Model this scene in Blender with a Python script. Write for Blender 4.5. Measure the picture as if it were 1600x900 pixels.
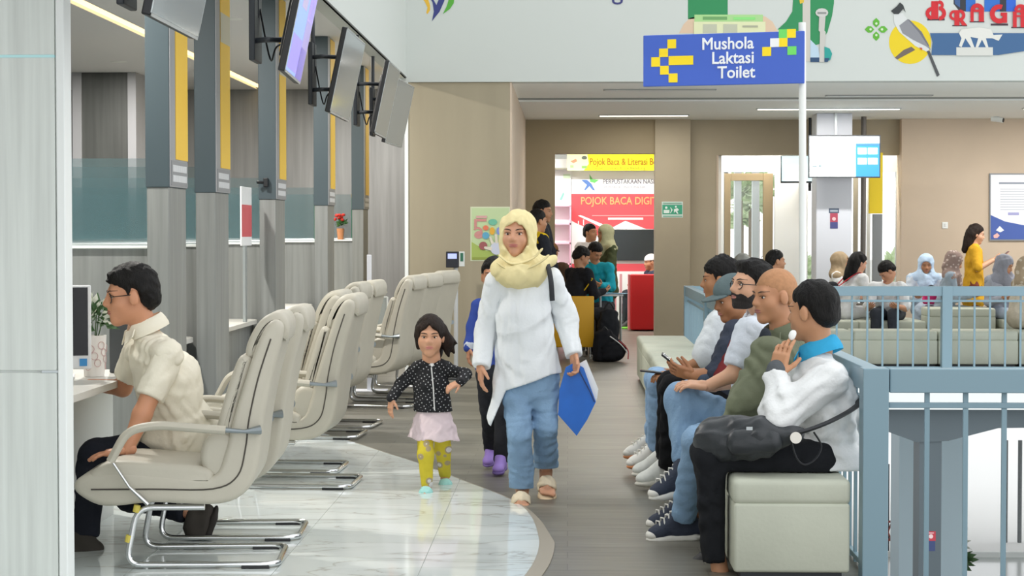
import bpy, bmesh, math, random
import numpy as np
from mathutils import Vector, Matrix
random.seed(7)
for _o in list(bpy.data.objects): bpy.data.objects.remove(_o)
SC = bpy.context.scene
COL = SC.collection
PI = math.pi

# ------------------------------------------------------------------ camera
FPX, CZ, VPX, VPY = 2900.0, 1.45, 887.0, 364.0
yaw = math.atan((VPX-800)/FPX); pit = math.atan((450-VPY)/FPX)
cam = bpy.data.objects.new('camera', bpy.data.cameras.new('camera')); COL.objects.link(cam)
cam.data.sensor_width = 36; cam.data.lens = 36*FPX/1600
cam.data.clip_start = .1; cam.data.clip_end = 200
cam.location = (0, 0, CZ); cam.rotation_euler = (PI/2-pit, 0, yaw)
SC.camera = cam
# ------------------------------------------------------------------ daylight
world = bpy.data.worlds.new('overcast'); SC.world = world; world.use_nodes = True
_bg = world.node_tree.nodes['Background']
_bg.inputs[0].default_value = (.97, .985, 1, 1); _bg.inputs[1].default_value = 1.6
SC.view_settings.view_transform = 'Standard'; SC.view_settings.look = 'None'
SC.view_settings.gamma = 1; SC.view_settings.use_curve_mapping = False
SC.view_settings.exposure = 0.0
SC.cycles.max_bounces = 8; SC.cycles.diffuse_bounces = 4; SC.cycles.transparent_max_bounces = 12

# pixel -> place (a pixel is only a direction; the depth comes from what the thing stands on)
_f = Vector((-math.sin(yaw)*math.cos(pit), math.cos(yaw)*math.cos(pit), -math.sin(pit)))
_r = Vector((math.cos(yaw), math.sin(yaw), 0)); _u = _r.cross(_f)
def ray(px, py): return _f + _r*((px-800)/FPX) + _u*((450-py)/FPX)
def at(px, py, Y):
    d = ray(px, py); return Vector((0, 0, CZ)) + d*(Y/d.y)
def gr(px, py, z=0):
    d = ray(px, py); return Vector((0, 0, CZ)) + d*((z-CZ)/d.z)

# ------------------------------------------------------------------ materials
def lin(c):
    if isinstance(c, str): c = tuple(int(c[i:i+2], 16) for i in (0, 2, 4))
    return tuple(((x/255)/12.92 if x/255 <= .04045 else ((x/255+.055)/1.055)**2.4) for x in c)
MATS = {}
def mat(name, col, rough=.6, metal=0, emit=0, var=0, scale=8, stretch=(1, 1, 1), bump=0, bscale=None, col2=None, spec=.5, alpha=1, trans=0, coat=0, sss=0):
    if name in MATS: return MATS[name]
    m = bpy.data.materials.new(name); MATS[name] = m; m.use_nodes = True
    nt = m.node_tree; b = nt.nodes['Principled BSDF']; L = nt.links.new
    c = lin(col); b.inputs['Base Color'].default_value = (*c, 1)
    b.inputs['Roughness'].default_value = rough; b.inputs['Metallic'].default_value = metal
    b.inputs['Specular IOR Level'].default_value = spec
    if trans: b.inputs['Transmission Weight'].default_value = trans; b.inputs['IOR'].default_value = 1.2
    if alpha < 1: b.inputs['Alpha'].default_value = alpha
    if coat: b.inputs['Coat Weight'].default_value = coat
    if sss:
        b.inputs['Subsurface Weight'].default_value = sss; b.inputs['Subsurface Radius'].default_value = (.02, .008, .004); b.inputs['Subsurface Scale'].default_value = .5
    if emit:
        b.inputs['Emission Color'].default_value = (*c, 1); b.inputs['Emission Strength'].default_value = emit
    if var or bump or col2:
        tc = nt.nodes.new('ShaderNodeTexCoord'); mp = nt.nodes.new('ShaderNodeMapping'); mp.inputs['Scale'].default_value = stretch
        L(tc.outputs['Object'], mp.inputs[0])
        nz = nt.nodes.new('ShaderNodeTexNoise'); nz.inputs['Scale'].default_value = scale; nz.inputs['Detail'].default_value = 6
        L(mp.outputs[0], nz.inputs['Vector'])
        if var or col2:
            r = nt.nodes.new('ShaderNodeValToRGB'); e = r.color_ramp.elements
            c2 = lin(col2) if col2 else tuple(min(1, x*(1+var)) for x in c)
            c1 = c if col2 else tuple(x*(1-var) for x in c)
            e[0].color = (*c1, 1); e[1].color = (*c2, 1); e[0].position = .32; e[1].position = .68
            L(nz.outputs['Fac'], r.inputs[0]); L(r.outputs[0], b.inputs['Base Color'])
        if bump:
            nb = nz
            if bscale:
                nb = nt.nodes.new('ShaderNodeTexNoise'); nb.inputs['Scale'].default_value = bscale; nb.inputs['Detail'].default_value = 4
                L(mp.outputs[0], nb.inputs['Vector'])
            bp = nt.nodes.new('ShaderNodeBump'); bp.inputs['Strength'].default_value = bump; bp.inputs['Distance'].default_value = .01
            L(nb.outputs['Fac'], bp.inputs['Height']); L(bp.outputs[0], b.inputs['Normal'])
    return m
def flat(hexc, rough=.7): return mat('paint_'+hexc, hexc, rough)
def cloth(hexc, var=.07): return mat('cloth_'+hexc, hexc, .85, var=var, scale=14, bump=.35, bscale=45, spec=.2)

M_lam = mat('pale_laminate', 'd8ded9', .45, var=.10, scale=3, stretch=(9, 9, .35))
M_lamg = mat('grey_laminate', '858886', .45, var=.16, scale=3, stretch=(7, 7, .3))
M_lamd = mat('dark_laminate', '4b4d4b', .5, var=.2, scale=2.5, stretch=(6, 6, .3))
M_slate = mat('slate_sheath', '404e54', .5)
M_sidegrey = mat('post_side_grey', '9a9b9e', .5)
M_yel = mat('yellow_panel', 'f0c53f', .5)
M_white = mat('white_paint', 'c9cec9', .6)
M_trim = mat('white_trim', 'eef2f0', .4)
M_ceil = mat('grey_ceiling', 'e4e6e8', .7)
M_ceil2 = mat('white_ceiling', 'f2f3ef', .7)
M_beige = mat('beige_wall', 'a0967f', .7, var=.04, scale=2, stretch=(3, 3, .4))
M_beige2 = mat('beige_light', 'cbb9a4', .7, var=.03, scale=2)
M_rail = mat('blue_grey_steel', '829eab', .4)
M_chrome = mat('chrome', 'd8dadb', .12, 1)
M_leather = mat('cream_leather', 'bdb8a9', .5, var=.03, scale=6, bump=.08, bscale=60)
M_seam = mat('seam', '4a463f', .7)
M_bench = mat('bench_leather', 'bcc0b0', .6, var=.05, scale=4, bump=.1, bscale=50)
M_black = mat('black_plastic', '17191c', .4)
M_dark = mat('dark_metal', '2a2f35', .45)
M_glass = mat('tinted_glass', '4f6d72', .04, alpha=.25)
M_glassedge = mat('glass_edge', '2f6a52', .2)
M_alu = mat('aluminium', 'b9c0c2', .35, .8)
M_slateb = mat('slate_beam', '59646a', .6)
M_glow = mat('lamp_glow', 'fff6e6', .5, emit=5)
M_warm = mat('warm_strip', 'ffdf9e', .5, emit=2.2)

def plank_mat():
    m = bpy.data.materials.new('vinyl_planks'); m.use_nodes = True; nt = m.node_tree; L = nt.links.new; b = nt.nodes['Principled BSDF']
    tc = nt.nodes.new('ShaderNodeTexCoord'); mp = nt.nodes.new('ShaderNodeMapping'); L(tc.outputs['Object'], mp.inputs[0])
    br = nt.nodes.new('ShaderNodeTexBrick'); br.inputs['Color1'].default_value = (*lin('77746a'), 1); br.inputs['Color2'].default_value = (*lin('6b685e'), 1)
    br.inputs['Mortar'].default_value = (*lin('55524b'), 1); br.inputs['Scale'].default_value = 1; br.inputs['Brick Width'].default_value = 1.2; br.inputs['Row Height'].default_value = .15
    br.inputs['Mortar Size'].default_value = .002; L(mp.outputs[0], br.inputs['Vector'])
    nz = nt.nodes.new('ShaderNodeTexNoise'); nz.inputs['Scale'].default_value = 2.2; nz.inputs['Detail'].default_value = 8
    mp2 = nt.nodes.new('ShaderNodeMapping'); mp2.inputs['Scale'].default_value = (1, 16, 1); L(tc.outputs['Object'], mp2.inputs[0]); L(mp2.outputs[0], nz.inputs['Vector'])
    mx = nt.nodes.new('ShaderNodeMixRGB'); mx.blend_type = 'OVERLAY'; mx.inputs[0].default_value = .55
    L(br.outputs[0], mx.inputs[1]); L(nz.outputs['Fac'], mx.inputs[2]); L(mx.outputs[0], b.inputs['Base Color'])
    b.inputs['Roughness'].default_value = .38; return m
M_plank = plank_mat()
def marble_mat():
    m = bpy.data.materials.new('white_marble'); m.use_nodes = True; nt = m.node_tree; L = nt.links.new; b = nt.nodes['Principled BSDF']
    tc = nt.nodes.new('ShaderNodeTexCoord'); mp = nt.nodes.new('ShaderNodeMapping'); mp.inputs['Scale'].default_value = (.7, 2.2, 1); mp.inputs['Rotation'].default_value = (0, 0, .35); L(tc.outputs['Object'], mp.inputs[0])
    nz = nt.nodes.new('ShaderNodeTexNoise'); nz.inputs['Scale'].default_value = 1.3; nz.inputs['Detail'].default_value = 9; nz.inputs['Distortion'].default_value = 1.4; L(mp.outputs[0], nz.inputs['Vector'])
    r = nt.nodes.new('ShaderNodeValToRGB'); e = r.color_ramp.elements
    e[0].position = .40; e[0].color = (*lin('d8dfdc'), 1); e[1].position = .60; e[1].color = (*lin('e2e8e5'), 1)
    for p, c in ((.485, 'd8dfdc'), (.5, 'bdbeb6'), (.515, 'dbe1de')):
        q = e.new(p); q.color = (*lin(c), 1)
    L(nz.outputs['Fac'], r.inputs[0]); L(r.outputs[0], b.inputs['Base Color']); b.inputs['Roughness'].default_value = .08; return m
M_marble = marble_mat()

# ------------------------------------------------------------------ mesh helpers
def link_mesh(name, V, F, mats, parent=None, smooth=False, loc=None, fm=None):
    """V in world coordinates; the object's origin is put at loc (or the parent's)"""
    me = bpy.data.meshes.new(name)
    org = Vector(loc) if loc is not None else (parent_org(parent) if parent else Vector((0, 0, 0)))
    V = np.asarray(V, dtype=np.float64).reshape(-1, 3) - np.array(org)
    me.from_pydata(V.tolist(), [], F)
    if not isinstance(mats, (list, tuple)): mats = [mats]
    for m in mats: me.materials.append(m)
    if fm is not None: me.polygons.foreach_set('material_index', fm)
    if smooth: me.polygons.foreach_set('use_smooth', [True]*len(me.polygons))
    me.update()
    o = bpy.data.objects.new(name, me); COL.objects.link(o)
    if parent: o.parent = parent; o.location = org-parent_org(parent)
    else: o.location = org
    return o
def parent_org(p):
    v = Vector(p.location)
    while p.parent: p = p.parent; v += Vector(p.location)
    return v
def tag(o, label, cat=None, group=None, kind=None):
    o['label'] = label
    if cat: o['category'] = cat
    if group: o['group'] = group
    if kind: o['kind'] = kind
    return o
def empty(name, loc, label, cat, group=None):
    o = bpy.data.objects.new(name, None); COL.objects.link(o); o.location = loc; o.empty_display_size = .1
    return tag(o, label, cat, group)
class MB:
    def __init__(s): s.V = []; s.F = []; s.fm = []; s.mats = []; s.mi = 0
    def m(s, mt):
        if mt not in s.mats: s.mats.append(mt)
        s.mi = s.mats.index(mt); return s
    def add(s, V, F):
        n = len(s.V); s.V += [tuple(v) for v in V]; s.F += [tuple(i+n for i in f) for f in F]; s.fm += [s.mi]*len(F); return s
    def box(s, a, b, M=None):
        x0, y0, z0 = a; x1, y1, z1 = b
        V = [Vector(p) for p in ((x0, y0, z0), (x1, y0, z0), (x1, y1, z0), (x0, y1, z0), (x0, y0, z1), (x1, y0, z1), (x1, y1, z1), (x0, y1, z1))]
        if M: V = [M @ v for v in V]
        return s.add(V, [(0, 3, 2, 1), (4, 5, 6, 7), (0, 1, 5, 4), (1, 2, 6, 5), (2, 3, 7, 6), (3, 0, 4, 7)])
    def rbox(s, a, b, r=.01, M=None, n=2):
        bm = bmesh.new(); bmesh.ops.create_cube(bm, size=1)
        c = [(a[i]+b[i])/2 for i in range(3)]; d = [abs(b[i]-a[i]) for i in range(3)]
        for v in bm.verts: v.co = Vector((c[0]+v.co.x*d[0], c[1]+v.co.y*d[1], c[2]+v.co.z*d[2]))
        bmesh.ops.bevel(bm, geom=list(bm.edges), offset=min(r, min(d)*.49), segments=n, profile=.5, affect='EDGES')
        bm.verts.ensure_lookup_table(); V = [v.co.copy() for v in bm.verts]
        if M: V = [M @ v for v in V]
        F = [[v.index for v in f.verts] for f in bm.faces]; bm.free(); return s.add(V, F)
    def prism(s, pts, dv):
        """flat polygon (3d points) pushed along dv"""
        n = len(pts); P = [Vector(p) for p in pts]; d = Vector(dv); V = P+[p+d for p in P]
        nn = Vector((0, 0, 0))
        for i in range(n): nn += P[i].cross(P[(i+1) % n])
        F = [tuple(range(n)), tuple(range(2*n-1, n-1, -1))]+[(i, i+n, (i+1) % n+n, (i+1) % n) for i in range(n)]
        if nn.dot(d) > 0: F = [f[::-1] for f in F]
        return s.add(V, F)
    def tube(s, path, r, n=10, closed=False, flat=None, cap=True):
        P = [Vector(p) for p in path]; N = len(P); V = []; up = None
        for i, p in enumerate(P):
            if closed: t = (P[(i+1) % N]-P[i-1]).normalized()
            else: t = (P[min(i+1, N-1)]-P[max(i-1, 0)]).normalized()
            if up is None:
                a = Vector((0, 0, 1)) if abs(t.z) < .9 else Vector((1, 0, 0)); up = (a-t*a.dot(t)).normalized()
            else:
                up = (up-t*up.dot(t)).normalized()
            sd = t.cross(up); rr = r[i] if isinstance(r, (list, tuple)) else r
            for k in range(n):
                th = 2*PI*k/n; V.append(p+sd*(math.cos(th)*rr)+up*(math.sin(th)*rr*(flat or 1)))
        F = []
        for i in range(N if closed else N-1):
            j = (i+1) % N
            for k in range(n): F.append((i*n+k, i*n+(k+1) % n, j*n+(k+1) % n, j*n+k))
        if not closed and cap: F += [tuple(range(n-1, -1, -1)), tuple(range((N-1)*n, N*n))]
        return s.add(V, F)
    def lathe(s, prof, c, n=20, axis='z'):
        V = []; F = []
        for r, z in prof:
            for k in range(n):
                t = 2*PI*k/n
                V.append((c[0]+r*math.cos(t), c[1]+r*math.sin(t), c[2]+z))
        for i in range(len(prof)-1):
            for k in range(n): F.append((i*n+k, i*n+(k+1) % n, (i+1)*n+(k+1) % n, (i+1)*n+k))
        F += [tuple(range(n-1, -1, -1)), tuple(range((len(prof)-1)*n, len(prof)*n))]
        return s.add(V, F)
    def puff(s, prof, c, ax, ay, az, w, r=.02, n=4):
        """closed side profile (u,v) -> c+ax*u+az*v, given width w along ay with rounded rims of radius r"""
        P = [Vector((p[0], p[1])) for p in prof]; N = len(P)
        area = sum(P[i].x*P[(i+1) % N].y-P[(i+1) % N].x*P[i].y for i in range(N))
        if area < 0: P = P[::-1]
        nor = []
        for i in range(N):
            e1 = (P[i]-P[i-1]).normalized(); e2 = (P[(i+1) % N]-P[i]).normalized()
            n1 = Vector((e1.y, -e1.x)); n2 = Vector((e2.y, -e2.x)); m_ = (n1+n2)
            nor.append(m_.normalized() if m_.length > 1e-6 else n1)
        layers = []
        for k in range(n+1):
            th = PI/2*k/n; layers.append((-w/2+r*(1-math.sin(th)), r*(1-math.cos(th))))
        layers = [(-w/2+r*(1-math.cos(PI/2*k/n)), r*(1-math.sin(PI/2*k/n))) for k in range(n+1)]
        layers += [(-y, i) for y, i in layers[::-1]]
        V = []
        for y, ins in layers:
            for i in range(N):
                q = P[i]-nor[i]*ins
                V.append(Vector(c)+Vector(ax)*q.x+Vector(az)*q.y+Vector(ay)*y)
        F = []
        for l in range(len(layers)-1):
            for i in range(N): F.append((l*N+i, l*N+(i+1) % N, (l+1)*N+(i+1) % N, (l+1)*N+i))
        F += [tuple(range(N-1, -1, -1)), tuple(range((len(layers)-1)*N, len(layers)*N))]
        if Vector(ax).cross(Vector(az)).dot(Vector(ay)) < 0: pass
        return s.add(V, F)
    def build(s, name, parent=None, mt=None, smooth=False, loc=None):
        o = link_mesh(name, s.V, s.F, s.mats or [mt], parent, False, loc, s.fm if s.mats else None)
        if smooth:
            o.data.polygons.foreach_set('use_smooth', [True]*len(o.data.polygons))
            try: o.data.set_sharp_from_angle(angle=math.radians(42))
            except Exception: pass
        return o
def fillet(path, r, n=5):
    P = [Vector(p) for p in path]; out = [P[0]]
    for i in range(1, len(P)-1):
        a = (P[i-1]-P[i]); b = (P[i+1]-P[i]); d = min(r, a.length*.45, b.length*.45)
        p0 = P[i]+a.normalized()*d; p1 = P[i]+b.normalized()*d
        for k in range(n+1):
            t = k/n; out.append(p0*(1-t)**2+P[i]*2*t*(1-t)+p1*t*t)
    return out+[P[-1]]
def spline(pts, n=6, closed=False):
    P = [Vector(p) for p in pts]; N = len(P); out = []
    for i in range(N if closed else N-1):
        p0 = P[(i-1) % N] if closed else P[max(i-1, 0)]; p1 = P[i]; p2 = P[(i+1) % N]; p3 = P[(i+2) % N] if closed else P[min(i+2, N-1)]
        for k in range(n):
            t = k/n
            out.append(.5*((2*p1)+(p2-p0)*t+(2*p0-5*p1+4*p2-p3)*t*t+(3*p1-p0-3*p2+p3)*t**3))
    if not closed: out.append(P[-1])
    return out
def copy_tree(o, parent=None):
    c = o.copy(); COL.objects.link(c); c.parent = parent
    for ch in o.children: copy_tree(ch, c)
    return c
def text_mesh(name, body, size, mt, M, parent, align='LEFT', bold=.0, extrude=.001, sx=1):
    cu = bpy.data.curves.new(name, 'FONT'); cu.body = body; cu.size = size; cu.align_x = align; cu.bevel_depth = bold*size; cu.bevel_resolution = 0; cu.extrude = extrude; cu.resolution_u = 3
    cu.space_line = .95
    t = bpy.data.objects.new(name+'_curve', cu); COL.objects.link(t)
    dg = bpy.context.evaluated_depsgraph_get(); me = bpy.data.meshes.new_from_object(t.evaluated_get(dg))
    bpy.data.objects.remove(t); me.name = name
    me.transform(M @ Matrix.Diagonal((sx, 1, 1, 1)))
    me.transform(Matrix.Translation(-parent_org(parent)))
    me.materials.clear(); me.materials.append(mt)
    o = bpy.data.objects.new(name, me); COL.objects.link(o); o.parent = parent
    return o
def facing(loc, right=(1, 0, 0), up=(0, 0, 1)):
    r = Vector(right).normalized(); u = Vector(up).normalized(); n = r.cross(u)
    M = Matrix((r, u, n)).transposed().to_4x4(); M.translation = Vector(loc); return M
def decal(name, items, Y, parent, th=.002, y_step=.0012):
    """flat print on a wall that faces the hall: items = [(pixel outline, material)]"""
    mb = MB()
    for i, (pts, mt) in enumerate(items):
        mb.m(mt); yy = Y-th-i*y_step
        mb.prism([at(p[0], p[1], Y) + Vector((0, yy-Y, 0)) for p in pts], (0, th, 0))
    return mb.build(name, parent)
def ellp(cx, cy, rx, ry, n=20, a0=0, a1=2*PI, rot=0):
    out = []
    for k in range(n+(0 if a1-a0 > 6.28 else 1)):
        t = a0+(a1-a0)*k/n; x = rx*math.cos(t); y = ry*math.sin(t)
        out.append((cx+x*math.cos(rot)-y*math.sin(rot), cy+x*math.sin(rot)+y*math.cos(rot)))
    return out
def rect(x0, y0, x1, y1): return [(x0, y0), (x1, y0), (x1, y1), (x0, y1)]
def struct(name, mb, label, cat, mt=None, parent=None, smooth=False):
    o = mb.build(name, parent, mt, smooth)
    if not parent: tag(o, label, cat, kind='structure')
    return o
# ================================================================== STRUCTURE
XP = -2.35
PY = [-XP*2900/d for d in (625, 552, 457, 375, 319)]
mb = MB(); mb.m(M_plank).box((-8, 1, -.3), (1.30, 19.6, 0)).box((1.30, 1, -.3), (7, 7.62, 0)).box((-8, 19.6, -.3), (12, 31, 0))
struct('floor', mb, 'grey-brown wood-look vinyl floor of the upper hall', 'floor')
mb = MB(); mb.m(mat('lower_floor_stone', 'd5dcdc', .15)).box((-2, 7, -3.7), (14, 28.4, -3.5))
struct('floor', mb, 'pale polished floor of the storey below the railing', 'floor')
mb = MB(); mb.m(mat('pavement', 'dddddb', .8)).box((-4, 28.4, -3.9), (30, 60, -3.7)).box((-4, 31.0, -.35), (5, 37, -.3))
struct('floor', mb, 'bright pale pavement outside the windows', 'pavement')
# marble zone with a curved border: tiles cut to the curve
curve_px = [(470, 668), (545, 690), (600, 708), (650, 724), (720, 751), (780, 774), (815, 792), (832, 812), (841, 838), (842, 856), (835, 878), (822, 898), (790, 940)]
cw = [gr(*p) for p in curve_px]; cw = spline([(p.x, p.y, 0) for p in cw], 5)
region = [(p.x, p.y) for p in cw] + [(-.7, 5.2), (-6.5, 5.2), (-6.5, cw[0].y+.3)]
def clip_rect(poly, x0, y0, x1, y1):
    def cl(P, f, ip):
        out = []
        for i in range(len(P)):
            a, b = P[i-1], P[i]
            if f(b):
                if not f(a): out.append(ip(a, b))
                out.append(b)
            elif f(a): out.append(ip(a, b))
        return out
    def ix(v): return lambda a, b: (v, a[1]+(b[1]-a[1])*(v-a[0])/(b[0]-a[0]))
    def iy(v): return lambda a, b: (a[0]+(b[0]-a[0])*(v-a[1])/(b[1]-a[1]), v)
    P = cl(poly, lambda p: p[0] >= x0, ix(x0))
    if P: P = cl(P, lambda p: p[0] <= x1, ix(x1))
    if P: P = cl(P, lambda p: p[1] >= y0, iy(y0))
    if P: P = cl(P, lambda p: p[1] <= y1, iy(y1))
    return P
mb = MB(); mb.m(mat('tile_joint', 'a9aca6', .7)).prism([(x, y, 0) for x, y in region], (0, 0, .003))
marble = mb.build('floor'); tag(marble, 'polished white marble tile floor with a curved edge by the counters', 'floor', kind='structure')
TW, TL, g = .62, 1.24, .0015
for i in range(-9, 2):
    for j in range(-4, 4):
        x0, y0 = -.63+i*TW, 10.04+j*TL
        P = clip_rect(region, x0+g, y0+g, x0+TW-g, y0+TL-g)
        Q = []
        for p in P:
            if not Q or (abs(p[0]-Q[-1][0])+abs(p[1]-Q[-1][1])) > 1e-5: Q.append(p)
        if len(Q) < 3: continue
        MB().m(M_marble).prism([(x, y, .003) for x, y in Q], (0, 0, .003)).build('tile', marble)
mb = MB(); mb.m(mat('floor_border', '9a9282', .4)); N = len(cw); bw = []
for i, p in enumerate(cw):
    t = (cw[min(i+1, N-1)]-cw[max(i-1, 0)]).normalized(); n = Vector((-t.y, t.x, 0))
    w = .012+.06*max(0, min(1, (i/N-.5)/.2)); bw.append((p, p+n*w))
for i in range(N-1): mb.prism([(q.x, q.y, 0) for q in (bw[i][0], bw[i+1][0], bw[i+1][1], bw[i][1])], (0, 0, .005))
mb.build('border_strip', marble)

# near laminate partition at the left edge
wl = empty('wall_left', (-3.2, 7.2, 0), 'pale wood-laminate partition standing at the near left edge', 'wall'); wl['kind'] = 'structure'
XE = -1.965
MB().m(M_trim).box((-4.4, 7.215, 0), (XE, 7.305, 3.6)).build('core', wl)
for z0, z1 in ((0, .903), (.911, 2.135), (2.143, 3.6)):
    MB().m(M_lam).rbox((-4.4, 7.2, z0), (XE-.035, 7.216, z1), .003).build('panel', wl)
mb = MB(); mb.m(M_trim).rbox((XE-.03, 7.196, 0), (XE+.004, 7.3, 3.6), .004).build('edge_trim', wl)
MB().m(mat('aqua_reflection', 'bfeef0', .3)).rbox((-4.4, 7.1985, 2.1335), (XE-.035, 7.2155, 2.1445), .001).build('joint_strip', wl)  # strip added to carry the joint's bright aqua reflection as colour
MB().m(M_alu).rbox((-2.06, 7.198, .902), (XE-.03, 7.2155, .912), .001).build('joint_strip', wl)

# service zone: ceiling, end wall, pillar
ZC = 3.377
mb = MB(); mb.m(M_ceil).box((-8, 1, ZC), (-4.17, 25, ZC+.1)).box((-4.01, 1, ZC), (-1.72, 25, ZC+.1)).box((-4.17, 1, ZC+.05), (-4.01, 25, ZC+.1))
struct('ceiling', mb, 'grey suspended ceiling above the service counters', 'ceiling')
o = MB().m(M_warm).box((-4.15, 1.5, ZC+.02), (-4.03, 24.8, ZC+.049)).build('light_strip'); tag(o, 'long warm light strip set in the counter ceiling', 'light strip')
mb = MB(); mb.m(mat('mid_laminate', '8a8b8b', .5, var=.14, scale=2.5, stretch=(6, 6, .3))).box((-8, 24.9, 0), (-1.605, 25.05, 3.47))
struct('wall_end', mb, 'dark grey wood end wall behind the service counters', 'wall')
mb = MB(); mb.m(M_lamd).box((-5.85, 22.2, 0), (-5.27, 22.9, ZC-.001)); mb.m(M_sidegrey).box((-5.28, 22.18, 0), (-5.18, 22.9, ZC-.001)).box((-5.95, 22.18, 0), (-5.84, 22.9, ZC-.001))
struct('pillar', mb, 'dark wood-clad pillar seen above the first glass screen', 'pillar')
mb = MB(); mb.m(M_lamd).box((-8.1, 1, 0), (-8, 25, 3.47)); struct('wall_service', mb, 'dark wood wall behind the staff side of the counters', 'wall')
# fascia + bulkhead
mb = MB(); mb.m(M_white).box((-1.74, 1, 3.0), (-1.62, 18.6, 6.5)); mb.m(mat('shadow_gap', '5e605d', .7)).box((-1.635, 1, 3.0), (-1.615, 18.6, 3.012))
struct('trim_1', mb, 'white fascia running along the counters below the high ceiling', 'fascia')
mb = MB(); mb.m(M_white).box((-1.74, 18.6, 2.96), (12, 18.8, 6.5))
bulk = struct('wall_back', mb, 'white bulkhead wall with printed city mural above the passage', 'wall')
mb = MB(); mb.m(M_beige).box((-1.60, 18.62, 0), (-.58, 24.7, 2.958)); mb.m(M_beige2).box((-.581, 18.62, 0), (-.56, 24.7, 2.958)); mb.m(M_trim).box((-1.635, 18.6, 0), (-1.60, 18.75, 2.958))
pier = struct('wall_pier', mb, 'beige wall block between the counters and the passage', 'wall')
# ceiling of the far passage
mb = MB(); mb.m(M_ceil2).box((-.58, 18.8, 2.99), (12, 21.25, 3.1)).box((-.58, 21.33, 2.955), (12, 31, 3.1)); mb.m(mat('groove', '8c8d88', .8)).box((-.58, 21.25, 2.975), (12, 21.33, 3.1))
struct('ceiling', mb, 'white ceiling of the far waiting area', 'ceiling')
# far wall
FY = 24.7; s7 = FPX/FY
def fx(px, Y=FY): return at(px, 364, Y).x
def fz(py, Y=FY): return at(887, py, Y).z
d0, d1, dz = fx(867), fx(1023), fz(240); w0, w1, wz = fx(1120), fx(1407), fz(242)
M_beige_dim = mat('dim_beige_wall', '96886c', .7, var=.04, scale=2)  # darker beige puts the dim light around the doorway into the colour
mb = MB(); mb.m(M_beige_dim).box((-.56, FY, 0), (d0, FY+.25, 2.96)).box((d0, FY, dz), (d1, FY+.25, 2.96)); mb.m(mat('beige_column', 'ab9f88', .7, var=.04, scale=2)).box((d1, FY-.04, 0), (fx(1078), FY+.25, 2.96))
mb.box((fx(1078), FY+.12, 0), (w0, FY+.3, 2.96)).box((w0, FY+.12, wz), (w1, FY+.3, 2.96)); mb.m(M_beige2).box((w1, FY-.05, 0), (12, FY+.3, 2.96)).box((w0-.001, FY+.13, 0), (w0+.03, FY+.65, wz))
farw = struct('wall_far', mb, 'beige far wall with the library doorway and the glazed opening', 'wall')
mb = MB(); mb.m(mat('baseboard', 'a79d8b', .5)).box((d1, FY-.052, 0), (fx(1078), FY-.04, .09)); mb.box((w1, FY-.062, 0), (12, FY-.05, .09))
struct('baseboard_far', mb, 'low beige baseboard along the far wall', 'baseboard')
mb = MB(); mb.m(mat('baseboard', 'a79d8b', .5)).box((-1.6, 18.605, 0), (-.58, 18.62, .09))
struct('baseboard_pier', mb, 'low beige baseboard along the beige wall block', 'baseboard')
# library room shell
mb = MB(); mb.m(mat('library_white', 'eceeec', .6)).box((-1.6, 30.2, 0), (2.6, 30.3, 2.954)).box((-1.7, FY+.25, 0), (-1.6, 30.3, 2.955)).box((2.0, FY+.3, 0), (2.06, 30.3, 2.954))
struct('wall_library', mb, 'white walls of the reading corner beyond the doorway', 'wall')
# slab edge, beam and columns around the void
mb = MB(); mb.m(M_trim).box((1.30, 19.52, -.40), (12, 19.599, -.03)).box((1.301, 7.62, -.40), (1.33, 19.6, -.03))
struct('trim_2', mb, 'white slab edge on the far side of the stair void', 'slab edge')
pts = [(1300, 636), (1700, 636), (1700, 667), (1560, 669), (1482, 689), (1432, 691), (1380, 672), (1300, 668)]
mb = MB(); mb.m(M_slateb).prism([at(px, py, 19.7) for px, py in pts], (0, .4, 0)).box((1.5, 19.7, -3.5), (1.9, 20.1, -.5)) 
struct('beam', mb, 'dark slate haunched beam under the far slab edge', 'beam')
xa, xb = at(1437, 700, 19.7).x, at(1472, 700, 19.7).x
mb = MB(); mb.m(M_slateb).box((xa, 19.72, -3.5), (xb, 20.05, -.6)); lowcol = struct('column', mb, 'dark slate column below the slab edge', 'column')
mb = MB(); mb.m(mat('pale_column', 'b6c9d2', .6)).box((4.1, 23, -3.5), (4.9, 23.6, -.4)); struct('column', mb, 'pale blue column standing behind the dark lower column', 'column')
mb = MB(); mb.m(mat('column_white', 'd9dde6', .5)).rbox((fx(1275, 23.5), 23.5, 0), (fx(1331, 23.5), 23.95, 2.955), .012)
mb.m(M_alu).box((fx(1303, 23.5), 23.485, 2.5), (fx(1307, 23.5), 23.5, 2.955))
column = struct('column', mb, 'white square column carrying a wall screen in the waiting area', 'column')
# lower windows
mb = MB(); mb.m(M_trim)
for x in (5.0, 5.25, 7.15, 9.1): mb.box((x-.03, 28.4, -3.5), (x+.03, 28.48, -.4))
mb.box((4.4, 28.4, -3.5), (9.2, 28.46, -3.42)).m(mat('clear_pane', 'e8f2f4', .03, alpha=.08)).box((5.0, 28.43, -3.42), (9.1, 28.435, -.4))
struct('window_1', mb, 'bright ground-floor glazing seen through the railing', 'window')

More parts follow.
